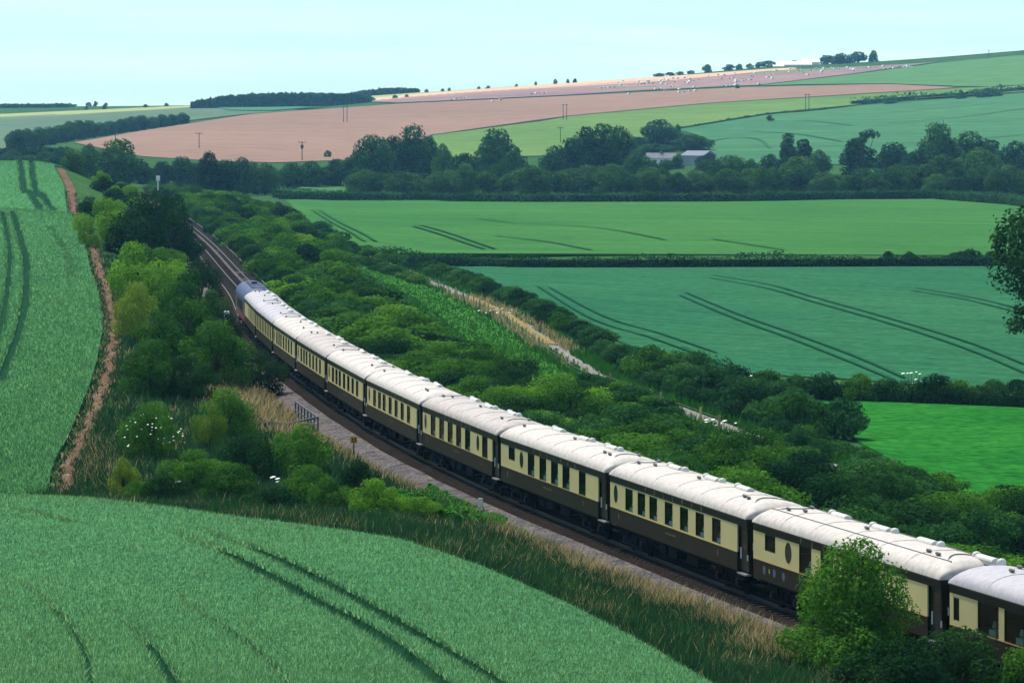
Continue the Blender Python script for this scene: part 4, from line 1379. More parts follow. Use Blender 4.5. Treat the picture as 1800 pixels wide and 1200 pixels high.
# near bushes at the bottom right
nb = bush((11.3, 126.5, zt(11.3, 126.5)), 2.45, 4.9, 'tall leafy bush rising in front of the second carriage', None, M['leaf_near'], [BUSHT[0]])
nb = bush((10.6, 125.0, zt(10.6, 125.0)), 2.2, 2.5, 'lower bush at the foot of the tall leafy bush', None, M['leaf'], [BUSHN[2]])
nb = bush((14.0, 121.0, zt(14, 121.0)), 2.6, 3.0, 'dark green bush in the bottom right corner', None, M['leaf_dark'], [BUSHN[3]])
nb = bush((16.0, 121.0, zt(16.0, 121.0)), 2.3, 3.3, 'green bush hiding the nearest carriage, at the right frame edge', None, M['leaf'], [BUSHN[0]])
nb = bush((12.0, 118.5, zt(12.0, 118.5)), 2.4, 2.3, 'low dark bush at the bottom edge below the tall leafy bush', None, M['leaf_dark'], [BUSHN[1]])

# --- left bank far stretch: bushes between the path and the line
r_ = random.Random(5)
for k in range(34):
    y = 390 + 440 * (k + r_.random()) / 34
    off = -r_.uniform(5.0, 11.5)
    x = float(track_x(y)) + off
    h = r_.uniform(2.2, 3.6)
    bush((x, y, zt(x, y)), r_.uniform(1.8, 2.8), h, 'hawthorn bush in the row left of the far track', 'bushes lining the left of the far track', r_.choice([M['leaf'], M['leaf'], M['leaf_dark'], M['leaf_bright']]), BUSH)

# --- thicket on the bank right of the train
ORD = ['nearest', 'second', 'third', 'fourth', 'fifth', 'sixth', 'seventh', 'eighth', 'ninth', 'tenth', 'eleventh']
def thicket_label(y, off):
    row = 'close behind' if off < 10.5 else ('midway up the bank behind' if off < 16 else 'on the lane side behind')
    for i in range(11):
        if y < ys[i + 1]:
            return 'thicket bush %s the %s carriage' % (row, ORD[i]), 'thicket behind the %s carriage' % ORD[i]
    if y < 460:
        return 'thicket bush %s the locomotive and the empty track ahead' % row, 'thicket ahead of the locomotive'
    if y < 620:
        return 'thicket bush %s the track opposite the big dark round bush' % row, 'thicket opposite the big dark bush'
    return 'distant thicket bush %s the track near the white signal post' % row, 'thicket around the signal post'
y = 146.0
while y < 900:
    big = 1.0 if y < 240 else min(1.7, 1.0 + (y - 240) * 0.0016)
    for off in ((8.2, 14.0, 20.0, 25.5) if y < 340 else (7.9, 13.0, 18.6, 25.0)):
        if off > 23 and (215 < y < 600): continue
        if off > 17.5 and (290 < y < 560): continue
        yy_ = y + r_.uniform(-2.0, 2.0)
        o2 = off + r_.uniform(-1.5, 1.5)
        x = float(track_x(yy_)) + o2
        if y > 420 and r_.random() < 0.12: continue
        h = r_.uniform(2.4, 4.0) * (0.85 if off < 9 else 1.0) * (1.0 if y < 300 else 1.1) * (0.55 if off > 17 and 232 < y < 292 else (0.75 if off > 12 and 292 < y < 430 else 1.0))
        mt = r_.choice([M['leaf'], M['leaf'], M['leaf'], M['leaf_dark'], M['leaf_dark'], M['leaf_blue'], M['leaf_bright'], M['leaf_near']])
        lab, grp = thicket_label(yy_, off)
        bush((x, yy_, zt(x, yy_)), r_.uniform(3.0, 4.2) * (1 if y < 300 else 1.12), h, lab, grp, mt, BUSHN if y < 300 else BUSH, name='thicket_bush')
    y += 6.4 * big if y < 600 else 16.0
y = 352.0
while y < 880:
    x = float(track_x(y)) + r_.uniform(5.6, 6.1)
    lab = 'low bush crowding the right hand track ahead of the locomotive' if y < 520 else 'low bush crowding the right hand track in the distance'
    bush((x, y, zt(x, y)), r_.uniform(1.9, 2.5), r_.uniform(2.3, 3.1), lab, lab + ' row', r_.choice([M['leaf'], M['leaf_dark'], M['leaf_blue']]), BUSH, name='lineside_bush')
    y += 6.5 + (y - 350) * 0.012
# --- bushes of the overgrown hedge along the far side of the lane
y = 236.0
LY = np.array([p[0] for p in LANEPTS], float); LX = np.array([p[1] for p in LANEPTS], float)
while y < 640:
    x = float(np.interp(y, LY, LX)) + (r_.uniform(2.6, 3.2) if y < 278 else r_.uniform(4.2, 5.4))
    big = 1.45 if 278 < y < 345 else (0.7 if y < 278 else 1.0)
    h = r_.uniform(1.7, 2.5) * big
    lab = 'bush of the lane hedge where it meets the pasture' if y < 262 else ('tall bush of the lane hedge at the lower corner of the bluish field' if y < 345 else ('bush of the lane hedge beside the dry grass strip' if y < 480 else 'bush of the lane hedge at its far end'))
    bush((x, y, zt(x, y)), r_.uniform(2.0, 2.7) * (big ** 0.6), h, lab, lab + ' row', r_.choice([M['leaf_blue'], M['leaf'], M['leaf_dark']]), BUSH, name='hedge_bush')
    if big > 1.2:
        bush((x + 3.6, y + 1, zt(x + 3.6, y + 1)), 2.4, h * 0.95, 'bush behind the tall lane hedge bushes, against the bluish field', 'second row of the lane hedge', M['leaf_blue'], BUSH, name='hedge_bush')
    y += 4.4 + y * 0.004

for y in list(np.arange(283, 316, 5.5)) + list(np.arange(500, 640, 9.0)):
    x = float(np.interp(y, LY, LX)) - r_.uniform(3.0, 4.2)
    lab = 'low bush on the railway side of the lane below the tall hedge bushes' if y < 400 else 'low bush on the railway side of the lane at its far end'
    bush((x, y, zt(x, y)), r_.uniform(1.9, 2.5), r_.uniform(1.3, 1.9), lab, lab + ' row', r_.choice([M['leaf'], M['leaf_blue']]), BUSH, name='hedge_bush')
# --- hedges: dense trimmed rows, one object each
def hedge(name, label, line, width, height, leaf, per_m, mat, seed=1, wob=0.18, lumps=None):
    r2 = np.random.default_rng(seed)
    ln = np.array(line, float)
    seg = np.linalg.norm(np.diff(ln, axis=0), axis=1)
    s = np.concatenate([[0], np.cumsum(seg)])
    n = int(s[-1] * per_m)
    q = r2.uniform(0, s[-1], n)
    cx = np.interp(q, s, ln[:, 0]); cy = np.interp(q, s, ln[:, 1])
    dx = np.interp(q, s, np.gradient(ln[:, 0], s)); dy = np.interp(q, s, np.gradient(ln[:, 1], s))
    l = np.hypot(dx, dy)
    nx, ny = dy / l, -dx / l
    kk = np.arange(0, s[-1] + 8, 3.0)
    hm = height * (1 + wob * np.interp(q, kk, r2.normal(0, 1, len(kk))))
    wm = width * (1 + 0.5 * wob * np.interp(q, kk, r2.normal(0, 1, len(kk))))
    if lumps is not None:
        kk2 = np.arange(0, s[-1] + 20, 7.0)
        hm = hm + np.maximum(0, np.interp(q, kk2, r2.normal(0, 1, len(kk2))) - 0.5) * lumps
    hm = np.maximum(hm, height * 0.55)
    a = r2.uniform(-0.12, math.pi + 0.12, n)
    ex = np.sign(np.cos(a)) * np.abs(np.cos(a)) ** 0.55; ez = np.abs(np.sin(a)) ** 0.55
    lo = r2.uniform(0, 1, n) < 0.5
    ez = np.where(lo, r2.uniform(0, 1, n), ez)
    ex = np.where(lo, np.sign(ex), ex)
    sh = r2.uniform(0.82, 1.06, n)
    X = cx + nx * ex * wm / 2 * sh; Y_ = cy + ny * ex * wm / 2 * sh
    Z = Zt(X, Y_) + ez * hm * sh
    P = np.stack([X, Y_, Z], 1)
    N = np.stack([nx * ex, ny * ex, ez * 0.9], 1) + r2.normal(0, 0.45, (n, 3))
    V, F_ = quads(P, N, leaf, r2)
    t = np.clip(0.5 + 0.25 * np.interp(q, kk, r2.normal(0, 1, len(kk))) + r2.normal(0, .2, n), 0, 1)
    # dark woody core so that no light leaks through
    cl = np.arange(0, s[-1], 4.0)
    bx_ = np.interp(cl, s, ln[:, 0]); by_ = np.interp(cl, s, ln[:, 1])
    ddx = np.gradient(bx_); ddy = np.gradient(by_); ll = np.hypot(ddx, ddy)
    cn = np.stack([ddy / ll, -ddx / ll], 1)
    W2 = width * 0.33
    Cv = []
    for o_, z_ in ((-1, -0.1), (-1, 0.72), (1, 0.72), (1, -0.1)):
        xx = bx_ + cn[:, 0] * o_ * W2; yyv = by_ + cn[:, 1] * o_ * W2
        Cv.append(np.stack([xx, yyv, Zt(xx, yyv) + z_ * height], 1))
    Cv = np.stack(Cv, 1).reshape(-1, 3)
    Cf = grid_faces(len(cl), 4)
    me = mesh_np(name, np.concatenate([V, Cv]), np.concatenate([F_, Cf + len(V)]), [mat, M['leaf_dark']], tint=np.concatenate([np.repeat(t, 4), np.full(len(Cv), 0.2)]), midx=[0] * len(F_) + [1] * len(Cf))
    return tag(link(name, me), label, 'hedge')
hedge('hedge', 'long straight dark hedge in front of the valley trees', px_line([(484, 347), (600, 352), (800, 355), (1000, 356), (1300, 355), (1500, 351), (1640, 350), (1760, 359), (1850, 372)], 800), 3.0, 2.7, 0.55, 42, M['leaf_blue'], 1, 0.10)
hedge('hedge', 'long dark hedge between the two right hand wheat fields', px_line([(650, 452), (720, 462), (850, 469), (1000, 471), (1300, 470), (1560, 469), (1800, 468), (1900, 467)], 450), 2.4, 1.7, 0.36, 70, M['leaf_blue'], 2, 0.14, lumps=0.45)
hedge('hedge', 'overgrown hedge between the wheat field and the bright pasture', px_line([(1262, 672), (1330, 690), (1420, 700), (1500, 704), (1650, 708), (1800, 716), (1900, 721)], 250), 2.2, 1.25, 0.22, 230, M['leaf_dark'], 3, 0.16, lumps=0.5)
hedge('hedge', 'dark scrubby hedge climbing the right hand hill', px_line([(1505, 184), (1572, 178), (1650, 172), (1736, 165), (1800, 160), (1900, 154)], 1700), 9.0, 2.6, 1.6, 8, M['leaf_blue'], 4, 0.3, lumps=1.4)
hedge('hedge', 'thin low hedge line across the hill above the farm', px_line([(1190, 228), (1260, 217), (1350, 203), (1420, 197), (1500, 188)], 1700), 1.8, 1.1, 0.9, 5, M['leaf_blue'], 5, 0.3)
hedge('hedge', 'low dark hedge at the bottom of the far left meadow', px_line([(690, 345), (560, 349), (484, 350)], 800), 3.0, 1.6, 0.5, 40, M['leaf_blue'], 6, 0.2)
# bushes standing up out of the pasture hedge
for k, (px, top) in enumerate([(1300, 645), (1345, 648), (1400, 655), (1452, 652), (1512, 655), (1560, 662), (1650, 655), (1690, 664), (1745, 662), (1790, 664)]):
    bush_px(px, top, 700 + (px - 1300) * 0.022, 62 + (k * 17) % 26, 'rounded bush in the overgrown hedge above the pasture', [M['leaf_dark'], M['leaf'], M['leaf_blue']][k % 3], BUSH, 'bushes in the pasture hedge', ymin=250)
for k, (px, top, base, wd) in enumerate([(1400, 745, 795, 60), (1440, 768, 812, 56), (1500, 800, 845, 60), (1365, 725, 768, 56)]):
    bush_px(px, top, base, wd, 'bush between the lane and the bright pasture', M['leaf_blue'], BUSH, 'bushes at the left edge of the pasture', ymin=200)
bush_px(1770, 850, 885, 90, 'low brown green bush at the bottom edge of the pasture', M['leaf_dark'], BUSH, None, ymin=200)
for k, (px, top, base, wd) in enumerate([(1600, 440, 468, 30), (1700, 436, 467, 60), (1745, 440, 467, 50), (1560, 440, 468, 30)]):
    bush_px(px, top, base, wd, 'dark bush rising above the hedge between the wheat fields', M['leaf_dark'], BUSH, 'bushes on the middle hedge', ymin=450)
for k, (px, top, base, wd) in enumerate([(488, 354, 388, 34), (515, 388, 412, 30), (452, 350, 385, 40), (430, 340, 372, 44), (470, 372, 400, 30)]):
    bush_px(px, top, base, wd, 'round bush at the left corner of the far wheat field', M['leaf_dark' if k < 2 else 'leaf'], BUSH, 'bushes at the corner of the far wheat field', ymin=500)
#---PART5---
# ------------------------------------------------------------------ trees of the valley
def tree_meshes(name, seed, n, leaf, trunk_h, **kw):
    """crown and trunk meshes; unit height 1, unit half width 1"""
    V, F_, T, Cn = crown_np(seed, n, leaf, **kw)
    V = V.copy()
    zs = kw.get('zs', 1.0)
    V[:, 2] = (trunk_h * zs + V[:, 2] * (1 - trunk_h) * 1.02)
    cm = mesh_np('crown', V, F_, M['leaf_tree'], tint=T)
    m = MB()
    r2 = random.Random(seed)
    m.tube([(0, 0, -0.03 * zs), (0.02, 0.01, trunk_h * 0.8 * zs), (0.03, 0.0, (trunk_h + 0.25) * zs), (0.02, 0.02, 0.8 * zs)], [0.085, 0.065, 0.045, 0.012], 7)
    for k in range(6):
        c = Cn[k + 2]
        m.tube([(0.02, 0, zs * trunk_h * (0.8 + 0.05 * k)), (c[0] * 0.5, c[1] * 0.5, trunk_h * zs + c[2] * 0.55 * (1 - trunk_h)), (c[0] * 0.95, c[1] * 0.95, trunk_h * zs + c[2] * (1 - trunk_h))], [0.04, 0.026, 0.008], 5)
    tm = mb_mesh(m, M['bark'])
    cm['zs'] = zs
    return cm, tm
TREES = {
    'round': [tree_meshes('t', 200 + k, 5200, 0.115, 0.04, nl=60, spread=0.70, lr=(0.22, 0.38), zc=(0.04, 0.80), zs=2.0) for k in range(5)],
    'tall': [tree_meshes('t', 220 + k, 6000, 0.12, 0.04, nl=75, spread=0.64, lr=(0.22, 0.40), zc=(0.03, 0.82), zs=2.7) for k in range(4)],
    'narrow': [tree_meshes('t', 240 + k, 3000, 0.20, 0.03, nl=50, spread=0.55, lr=(0.28, 0.44), zc=(0.06, 0.86), zs=4.0) for k in range(2)],
    'sparse': [tree_meshes('t', 250, 1300, 0.13, 0.10, nl=20, spread=0.72, lr=(0.12, 0.24), zc=(0.10, 0.90), dome=False, zs=3.5)],
}
def tree(loc, half, h, kind, label, group=None, mat=None, name='tree'):
    r2 = random.Random(int(loc[0] * 37 + loc[1] * 11))
    cm, tm = r2.choice(TREES[kind])
    root = empty(name, (loc[0], loc[1], loc[2] - 0.1), r2.uniform(0, 6.28))
    root.scale = (half, half, h / cm['zs'])
    tag(root, label, 'tree', group)
    c = link('crown', cm, root)
    if mat is not None:
        c.material_slots[0].link = 'OBJECT'; c.material_slots[0].material = mat
    link('trunk', tm, root)
    return root
def tree_px(px, top, wpx, Y, kind, label, group=None, mat=None, name='tree'):
    x = (px - PX0) / FPX * Y
    z = zt(x, Y)
    h = HC - (top - PY0) / FPX * Y - z
    return tree((x, Y, z), wpx / 2 / FPX * Y * 1.30, h * 1.06, kind, label, group, mat, name)
TL = M['leaf_tree_light']
BIG = [
    (655, 236, 62, 1165, 'round', 'dark broad tree at the left end of the tall valley clump', None),
    (690, 238, 52, 1190, 'round', 'dark tree second from left in the tall valley clump', None),
    (725, 223, 60, 1180, 'tall', 'tallest dark tree of the left valley clump', None),
    (752, 240, 44, 1190, 'tall', 'dark tree on the right shoulder of the left valley clump', None),
    (778, 254, 34, 1160, 'round', 'pale green tree at the right end of the left valley clump', TL),
    (815, 268, 50, 1140, 'round', 'middling dark tree between the two valley clumps', None),
    (873, 228, 68, 1190, 'round', 'lone rounded dark tree in the middle of the valley belt', None),
    (905, 264, 44, 1150, 'round', 'lower dark tree right of the lone rounded tree', None),
    (975, 258, 54, 1170, 'round', 'dark tree at the left foot of the biggest valley clump', None),
    (1003, 243, 56, 1180, 'round', 'dark tree on the left slope of the biggest valley clump', None),
    (1028, 222, 62, 1190, 'tall', 'tall dark tree left of centre in the biggest valley clump', None),
    (1063, 216, 66, 1200, 'tall', 'tallest dark tree at the centre of the biggest valley clump', None),
    (1092, 224, 54, 1195, 'tall', 'tall dark tree on the right of the biggest valley clump', None),
    (1118, 262, 44, 1170, 'round', 'lower dark tree on the right skirt of the biggest valley clump', None),
    (1158, 209, 56, 1560, 'tall', 'dark tree standing alone behind the white farmhouse', None),
    (1184, 224, 36, 1570, 'round', 'dark tree against the right side of the lone hill tree', None),
    (1217, 236, 66, 1540, 'round', 'low spreading tree on the slope right of the farmhouse', None),
    (1150, 252, 60, 1500, 'round', 'low dark tree behind the farmhouse roof', None),
    (1120, 240, 40, 1520, 'round', 'small tree at the back of the biggest valley clump', None),
    (1386, 237, 32, 1200, 'narrow', 'narrow upright dark tree right of the barn', None),
    (1413, 247, 36, 1210, 'narrow', 'pointed dark tree beside the narrow upright tree', None),
    (1440, 264, 40, 1200, 'round', 'round dark tree left of the feathery tall tree', None),
    (1513, 224, 62, 1170, 'sparse', 'feathery tall tree with a thin see through top', None),
    (1506, 246, 56, 1175, 'narrow', 'dense dark tree under the feathery tree top', None),
    (1571, 252, 62, 1200, 'round', 'bluish round tree right of the feathery tree', None),
    (1611, 262, 50, 1190, 'round', 'dark tree between the bluish tree and the two topped tree', None),
    (1650, 219, 60, 1215, 'tall', 'two topped dark tree rising at the right', None),
    (1702, 234, 84, 1220, 'round', 'broad dark tree right of the two topped tree', None),
    (1742, 248, 40, 1230, 'narrow', 'small spiky topped tree near the right edge', None),
    (1785, 248, 64, 1200, 'round', 'dark tree at the right end of the valley belt', None),
    (1405, 276, 68, 1110, 'round', 'light green round tree in front of the upright dark trees', TL),
    (1568, 298, 48, 1085, 'round', 'small light green tree below the bluish round tree', TL),
    (1655, 274, 66, 1105, 'round', 'pale green rounded tree below the two topped tree', TL),
    (1718, 262, 84, 1110, 'round', 'large green tree with a lit crown at the right of the belt', TL),
    (1765, 290, 60, 1080, 'round', 'dark lower tree beside the large lit tree', None),
    (1248, 280, 62, 1150, 'round', 'dark tree in front of the grey barn', None),
    (1284, 272, 56, 1160, 'round', 'green tree right of the grey barn', TL),
    (1322, 280, 28, 1180, 'round', 'small round dark tree right of the barn yard', None),
    (1355, 272, 44, 1190, 'round', 'dark tree left of the narrow upright tree', None),
    (1200, 270, 26, 1395, 'round', 'small dark tree between the farmhouse and the barn', None),
    (1240, 272, 30, 1370, 'round', 'small dark tree at the left corner of the barn', None),
    (1147, 281, 20, 1340, 'round', 'small tree in front of the left part of the farmhouse', TL),
    (1171, 280, 26, 1340, 'round', 'small tree in front of the middle of the farmhouse', None),
    (1190, 274, 22, 1350, 'round', 'small dark tree at the right corner of the farmhouse', None),
    (206, 247, 82, 1000, 'round', 'large blue dark tree beyond the railway at the left', None),
    (128, 262, 44, 860, 'round', 'light green tree at the top of the left field', TL),
    (158, 254, 40, 1020, 'round', 'dark tree left of the large blue dark tree', None),
    (368, 268, 44, 985, 'round', 'very dark round tree standing above the thicket', M['leaf_dark']),
    (398, 280, 48, 990, 'round', 'dark tree leaning to the right of the very dark round tree', None),
    (428, 276, 52, 1080, 'round', 'dark green tree left of the valley meadow', None),
    (466, 286, 44, 1090, 'round', 'dark tree at the edge of the valley meadow', None),
    (320, 276, 44, 1120, 'round', 'dark green tree left of the very dark round tree', None),
    (285, 284, 40, 1110, 'round', 'tree below the pink field, right of the large blue tree', None),
    (345, 285, 36, 1130, 'round', 'tree at the foot of the pink field behind the dark round tree', None),
    (250, 284, 40, 1090, 'round', 'tree at the right foot of the large blue dark tree', None),
    (510, 286, 44, 1150, 'round', 'dark tree above the valley meadow', None),
    (548, 284, 50, 1170, 'round', 'broad dark tree right of the valley meadow', None),
    (590, 280, 50, 1180, 'round', 'dark tree left of the first valley clump', None),
    (625, 268, 40, 1180, 'round', 'dark tree at the left foot of the tall valley clump', None),
]
for (px, top, wd, Y, kd, lab, mt) in BIG:
    tree_px(px, top, wd, Y, kd, lab, 'trees of the valley belt', mt)
# front row of low rounded trees, right behind the long hedge
r_ = random.Random(17)
px = 640
spots = {640: 'left clump', 820: 'lone rounded tree', 960: 'biggest clump', 1130: 'white farmhouse', 1230: 'grey barn', 1330: 'narrow upright tree', 1470: 'feathery tree', 1600: 'two topped tree'}
while px < 1810:
    nm = [v for k, v in spots.items() if px >= k][-1]
    tree_px(px, r_.uniform(288, 308), r_.uniform(38, 60), r_.uniform(1060, 1120), 'round', 'low front row tree behind the long hedge, below the ' + nm, 'front row trees below the ' + nm, r_.choice([None, TL, TL]))
    px += r_.uniform(17, 27)
# small trees across the lower left, behind the left field
px = 5
while px < 120:
    tree_px(px, r_.uniform(262, 276), r_.uniform(30, 44), r_.uniform(1230, 1330), 'round', 'small dark tree showing above the crest of the left field', 'trees behind the left field crest')
    px += 15
# belt of trees climbing along the left edge of the pink field
for k in range(17):
    t = k / 16
    px = 30 + 290 * t; base = 268 - 49 * t ** 0.8
    g = ground(px, base, 1250)
    tree((g.x, g.y, g.z), (24 - 8 * t) / FPX * g.y * 0.95, r_.uniform(0.85, 1.15) * (9.0 - 2.5 * t), 'round', 'small dark tree in the sloping row left of the pink field', 'tree row left of the pink field')
# far lone trees and bushes on the ridges
LONE = [(132, 184, 187, 6, 3200), (156, 181, 187, 9, 3200), (168, 180, 187, 9, 3200), (186, 183, 188, 8, 3200), (152, 191, 197, 8, 2700), (183, 189, 196, 9, 2700), (256, 186, 191, 9, 2800), (292, 184, 189, 8, 2900),
        (750, 154, 160, 7, 2950), (778, 157, 162, 8, 2950), (790, 154, 160, 6, 2950), (842, 153, 158, 6, 2950), (858, 152, 157, 9, 2950), (908, 148, 153, 6, 2950), (942, 143, 150, 5, 2950), (976, 139, 147, 8, 2950), (998, 139, 146, 5, 2950), (1011, 138, 145, 8, 2950),
        (1353, 192, 201, 14, 1880), (1191, 216, 227, 12, 1800), (576, 264, 275, 11, 1480), (694, 166, 172, 9, 2700), (715, 165, 170, 7, 2700), (1296, 151, 157, 9, 2400), (1750, 165, 172, 30, 2080), (1690, 163, 170, 18, 2080), (1736, 150, 164, 40, 2080), (1565, 168, 178, 26, 2060)]
for k, (px, top, base, wd, Y) in enumerate(LONE):
    x = (px - PX0) / FPX * Y
    lab = 'tiny lone tree on the far left ridge' if px < 300 else ('tiny lone tree along the pale skyline strip' if px < 1100 and Y > 2500 else ('tree in the scrubby hill hedge' if px > 1500 else ('lone bush on the hill hedge line' if Y < 1900 else 'dark bush at the edge of the hut field')))
    bush((x, Y, zt(x, Y)), wd / 2 / FPX * Y * 1.25, (base - top) / FPX * Y * 1.3, lab, lab + ' set', M['leaf_blue'], BUSHF, name='lone_tree', cat='tree')
# trees of the hilltop farm
for k, (px, top, wd, lab) in enumerate([(1243, 113, 18, 'dark tree left of the hilltop farm hedge'), (1282, 113, 22, 'first dark tree in the row left of the hilltop barn'), (1300, 112, 14, 'second dark tree in the row left of the hilltop barn'), (1318, 111, 12, 'slim tree in the row left of the hilltop barn'), (1332, 111, 10, 'slimmest tree in the row left of the hilltop barn'),
                                 (1350, 106, 36, 'broad tree touching the left end of the hilltop barn'), (1395, 106, 20, 'low tree behind the hilltop barn roof'), (1454, 97, 30, 'rounded tree right of the hilltop barn'), (1478, 93, 36, 'left half of the big skyline tree clump'), (1508, 91, 40, 'right half of the big skyline tree clump'), (1536, 88, 18, 'tall tree at the right end of the skyline clump'),
                                 (1160, 128, 18, 'low skyline tree far left of the hilltop farm'), (1178, 127, 18, 'second low skyline tree left of the hilltop farm'), (1196, 126, 14, 'third low skyline tree left of the hilltop farm'), (1215, 125, 12, 'small skyline tree beside the hilltop farm hedge')]):
    Y = 2980
    x = (px - PX0) / FPX * Y
    z = zt(x, Y)
    bush((x, Y, z), wd / 2 / FPX * Y * 1.3, max(3.0, HC - (top - PY0) / FPX * Y - z), lab, None, M['leaf_blue'], BUSHF, name='farm_tree', cat='tree')
# the far wood on the ridge, one mass
def wood(name, label, px0, px1, tops, Y, depth, n, leaf):
    r2 = np.random.default_rng(9)
    X = r2.uniform((px0 - PX0) / FPX * Y, (px1 - PX0) / FPX * Y, n)
    Yv = Y + r2.uniform(0, depth, n)
    pxv = X / Y * FPX + PX0
    tp = np.interp(pxv, [t[0] for t in tops], [t[1] for t in tops]) 
    zt_ = HC - (tp - PY0) / FPX * Y
    zg = Zt(X, Yv)
    cell = np.floor(X / 7.0) * 13.37 + np.floor(Yv / 7.0) * 7.77
    jit = np.modf(np.abs(np.sin(cell) * 43758.5))[0]
    fr = np.modf(X / 7.0)[0]; fr = np.abs(np.where(fr < 0, fr + 1, fr) - 0.5) * 2
    top = zg + np.maximum(2.0, (zt_ - zg)) * (1.02 - 0.16 * jit - 0.16 * fr ** 2)
    low = r2.uniform(0, 1, n)
    front = r2.uniform(0, 1, n) < 0.6
    Yv = np.where(front, Y + r2.uniform(0, 4, n), Yv)
    Z = np.where(front, zg + (top - zg) * low, top - r2.uniform(0, 1.0, n))
    N = np.where(front[:, None], np.array([[0, -0.8, 0.5]]), np.array([[0, -0.2, 1.0]])) + r2.normal(0, 0.5, (n, 3))
    V, F_ = quads(np.stack([X, Yv, Z], 1), N, leaf, r2)
    t = np.clip(0.35 + 0.4 * jit + r2.normal(0, 0.15, n), 0, 1)
    me = mesh_np(name, V, F_, M['leaf_tree'], tint=np.repeat(t, 4))
    return tag(link(name, me), label, 'wood', kind='stuff')
wood('wood', 'dark wood on the far ridge above the pink field', 336, 650, [(336, 181), (350, 177), (390, 169), (450, 165), (540, 164), (600, 165), (640, 168), (650, 172)], 2620, 110, 9000, 3.0)
wood('wood', 'small pale wood on the far skyline right of the big wood', 612, 735, [(612, 165), (640, 159), (680, 156), (700, 155), (735, 157)], 3150, 60, 1800, 3.4)
wood('wood', 'low dark wood at the far left of the ridge', -30, 118, [(-30, 190), (60, 191), (118, 195)], 2900, 60, 2600, 3.2)
wood('hedge_row', 'low dark scrub at the lower edge of the far left slope', 0, 110, [(0, 264), (60, 262), (110, 262)], 1400, 30, 1500, 2.2)

# dark tree leaning in at the right edge
TREES['near'] = [tree_meshes('t', 300, 20000, 0.055, 0.34, nl=90, spread=0.66, lr=(0.22, 0.36), zc=(0.0, 0.84), zs=2.3)]
x, Y = 43.9, 300.0
z = zt(x, Y)
tree((x, Y, z), 6.8, 20.5, 'near', 'dark broadleaf tree cut by the right frame edge', None, M['leaf_dark'])

# ------------------------------------------------------------------ crops and grasses
def blades(P, h, wdt, r2, lean=0.25):
    """one upright triangle per point"""
    n = len(P)
    a = r2.uniform(0, 2 * np.pi, n)
    ln = r2.normal(0, lean, (n, 2)) * h[:, None]
    B = np.stack([np.cos(a), np.sin(a), np.zeros(n)], 1) * (wdt / 2)[:, None]
    T = P + np.stack([ln[:, 0], ln[:, 1], h], 1)
    V = np.stack([P - B, P + B, T], 1).reshape(-1, 3)
    return V, np.arange(3 * n).reshape(n, 3)
def in_poly(X, Y, P):
    P = np.array(P, float); Q = np.roll(P, -1, 0)
    c = np.zeros(X.shape, bool)
    for a, b in zip(P, Q):
        if a[1] == b[1]: continue
        c ^= ((a[1] > Y) != (b[1] > Y)) & (X < (b[0] - a[0]) * (Y - a[1]) / (b[1] - a[1]) + a[0])
    return c
def view_pts(n, y0, y1, r2, px0=-40, px1=1840):
    """ground points inside the seen wedge, denser nearby"""
    u = r2.uniform(0, 1, n)
    Y = 1 / (1 / y0 + u * (1 / y1 - 1 / y0))
    px = r2.uniform(px0, px1, n)
    return (px - PX0) / FPX * Y, Y
def standing_crop(name, label, n, y0, y1, poly, lift, h, wd, cutf, mat, seed, px1):
    r2 = np.random.default_rng(seed)
    X, Y = view_pts(n, y0, y1, r2, -60, px1)
    k = in_poly(X, Y, poly)
    X, Y = X[k], Y[k]
    c = cutf(X, Y)
    k = c < 0.2
    X, Y, c = X[k], Y[k], c[k]
    Z = Zt(X, Y) + lift - 0.12
    hh = r2.uniform(0.6, 1.3, len(X)) * h
    ww = r2.uniform(0.7, 1.3, len(X)) * wd * (Y / y0) ** 0.9
    V, F_ = blades(np.stack([X, Y, Z], 1), hh, ww, r2, 0.3)
    pn = np.sin(X * 0.35 + 1.7 * np.sin(Y * 0.11)) * np.sin(Y * 0.23 + 0.9 * np.sin(X * 0.21))
    t = np.clip(0.46 + 0.07 * pn + r2.normal(0, 0.24, len(X)), 0, 1)
    me = mesh_np(name, V, F_, mat, tint=np.repeat(t, 3))
    return tag(link(name, me), label, 'crop', kind='stuff')
standing_crop('wheat_crop', 'standing green wheat on the near hillside', 480000, 78, 172, NEARP, CROP, 0.20, 0.034, near_cut, M['wheat_blade'], 1, 1330)
standing_crop('barley_crop', 'standing green corn in the left field', 190000, 190, 800, LEFTP, 0.35, 0.28, 0.075, left_cut, M['barley_blade'], 2, 215)

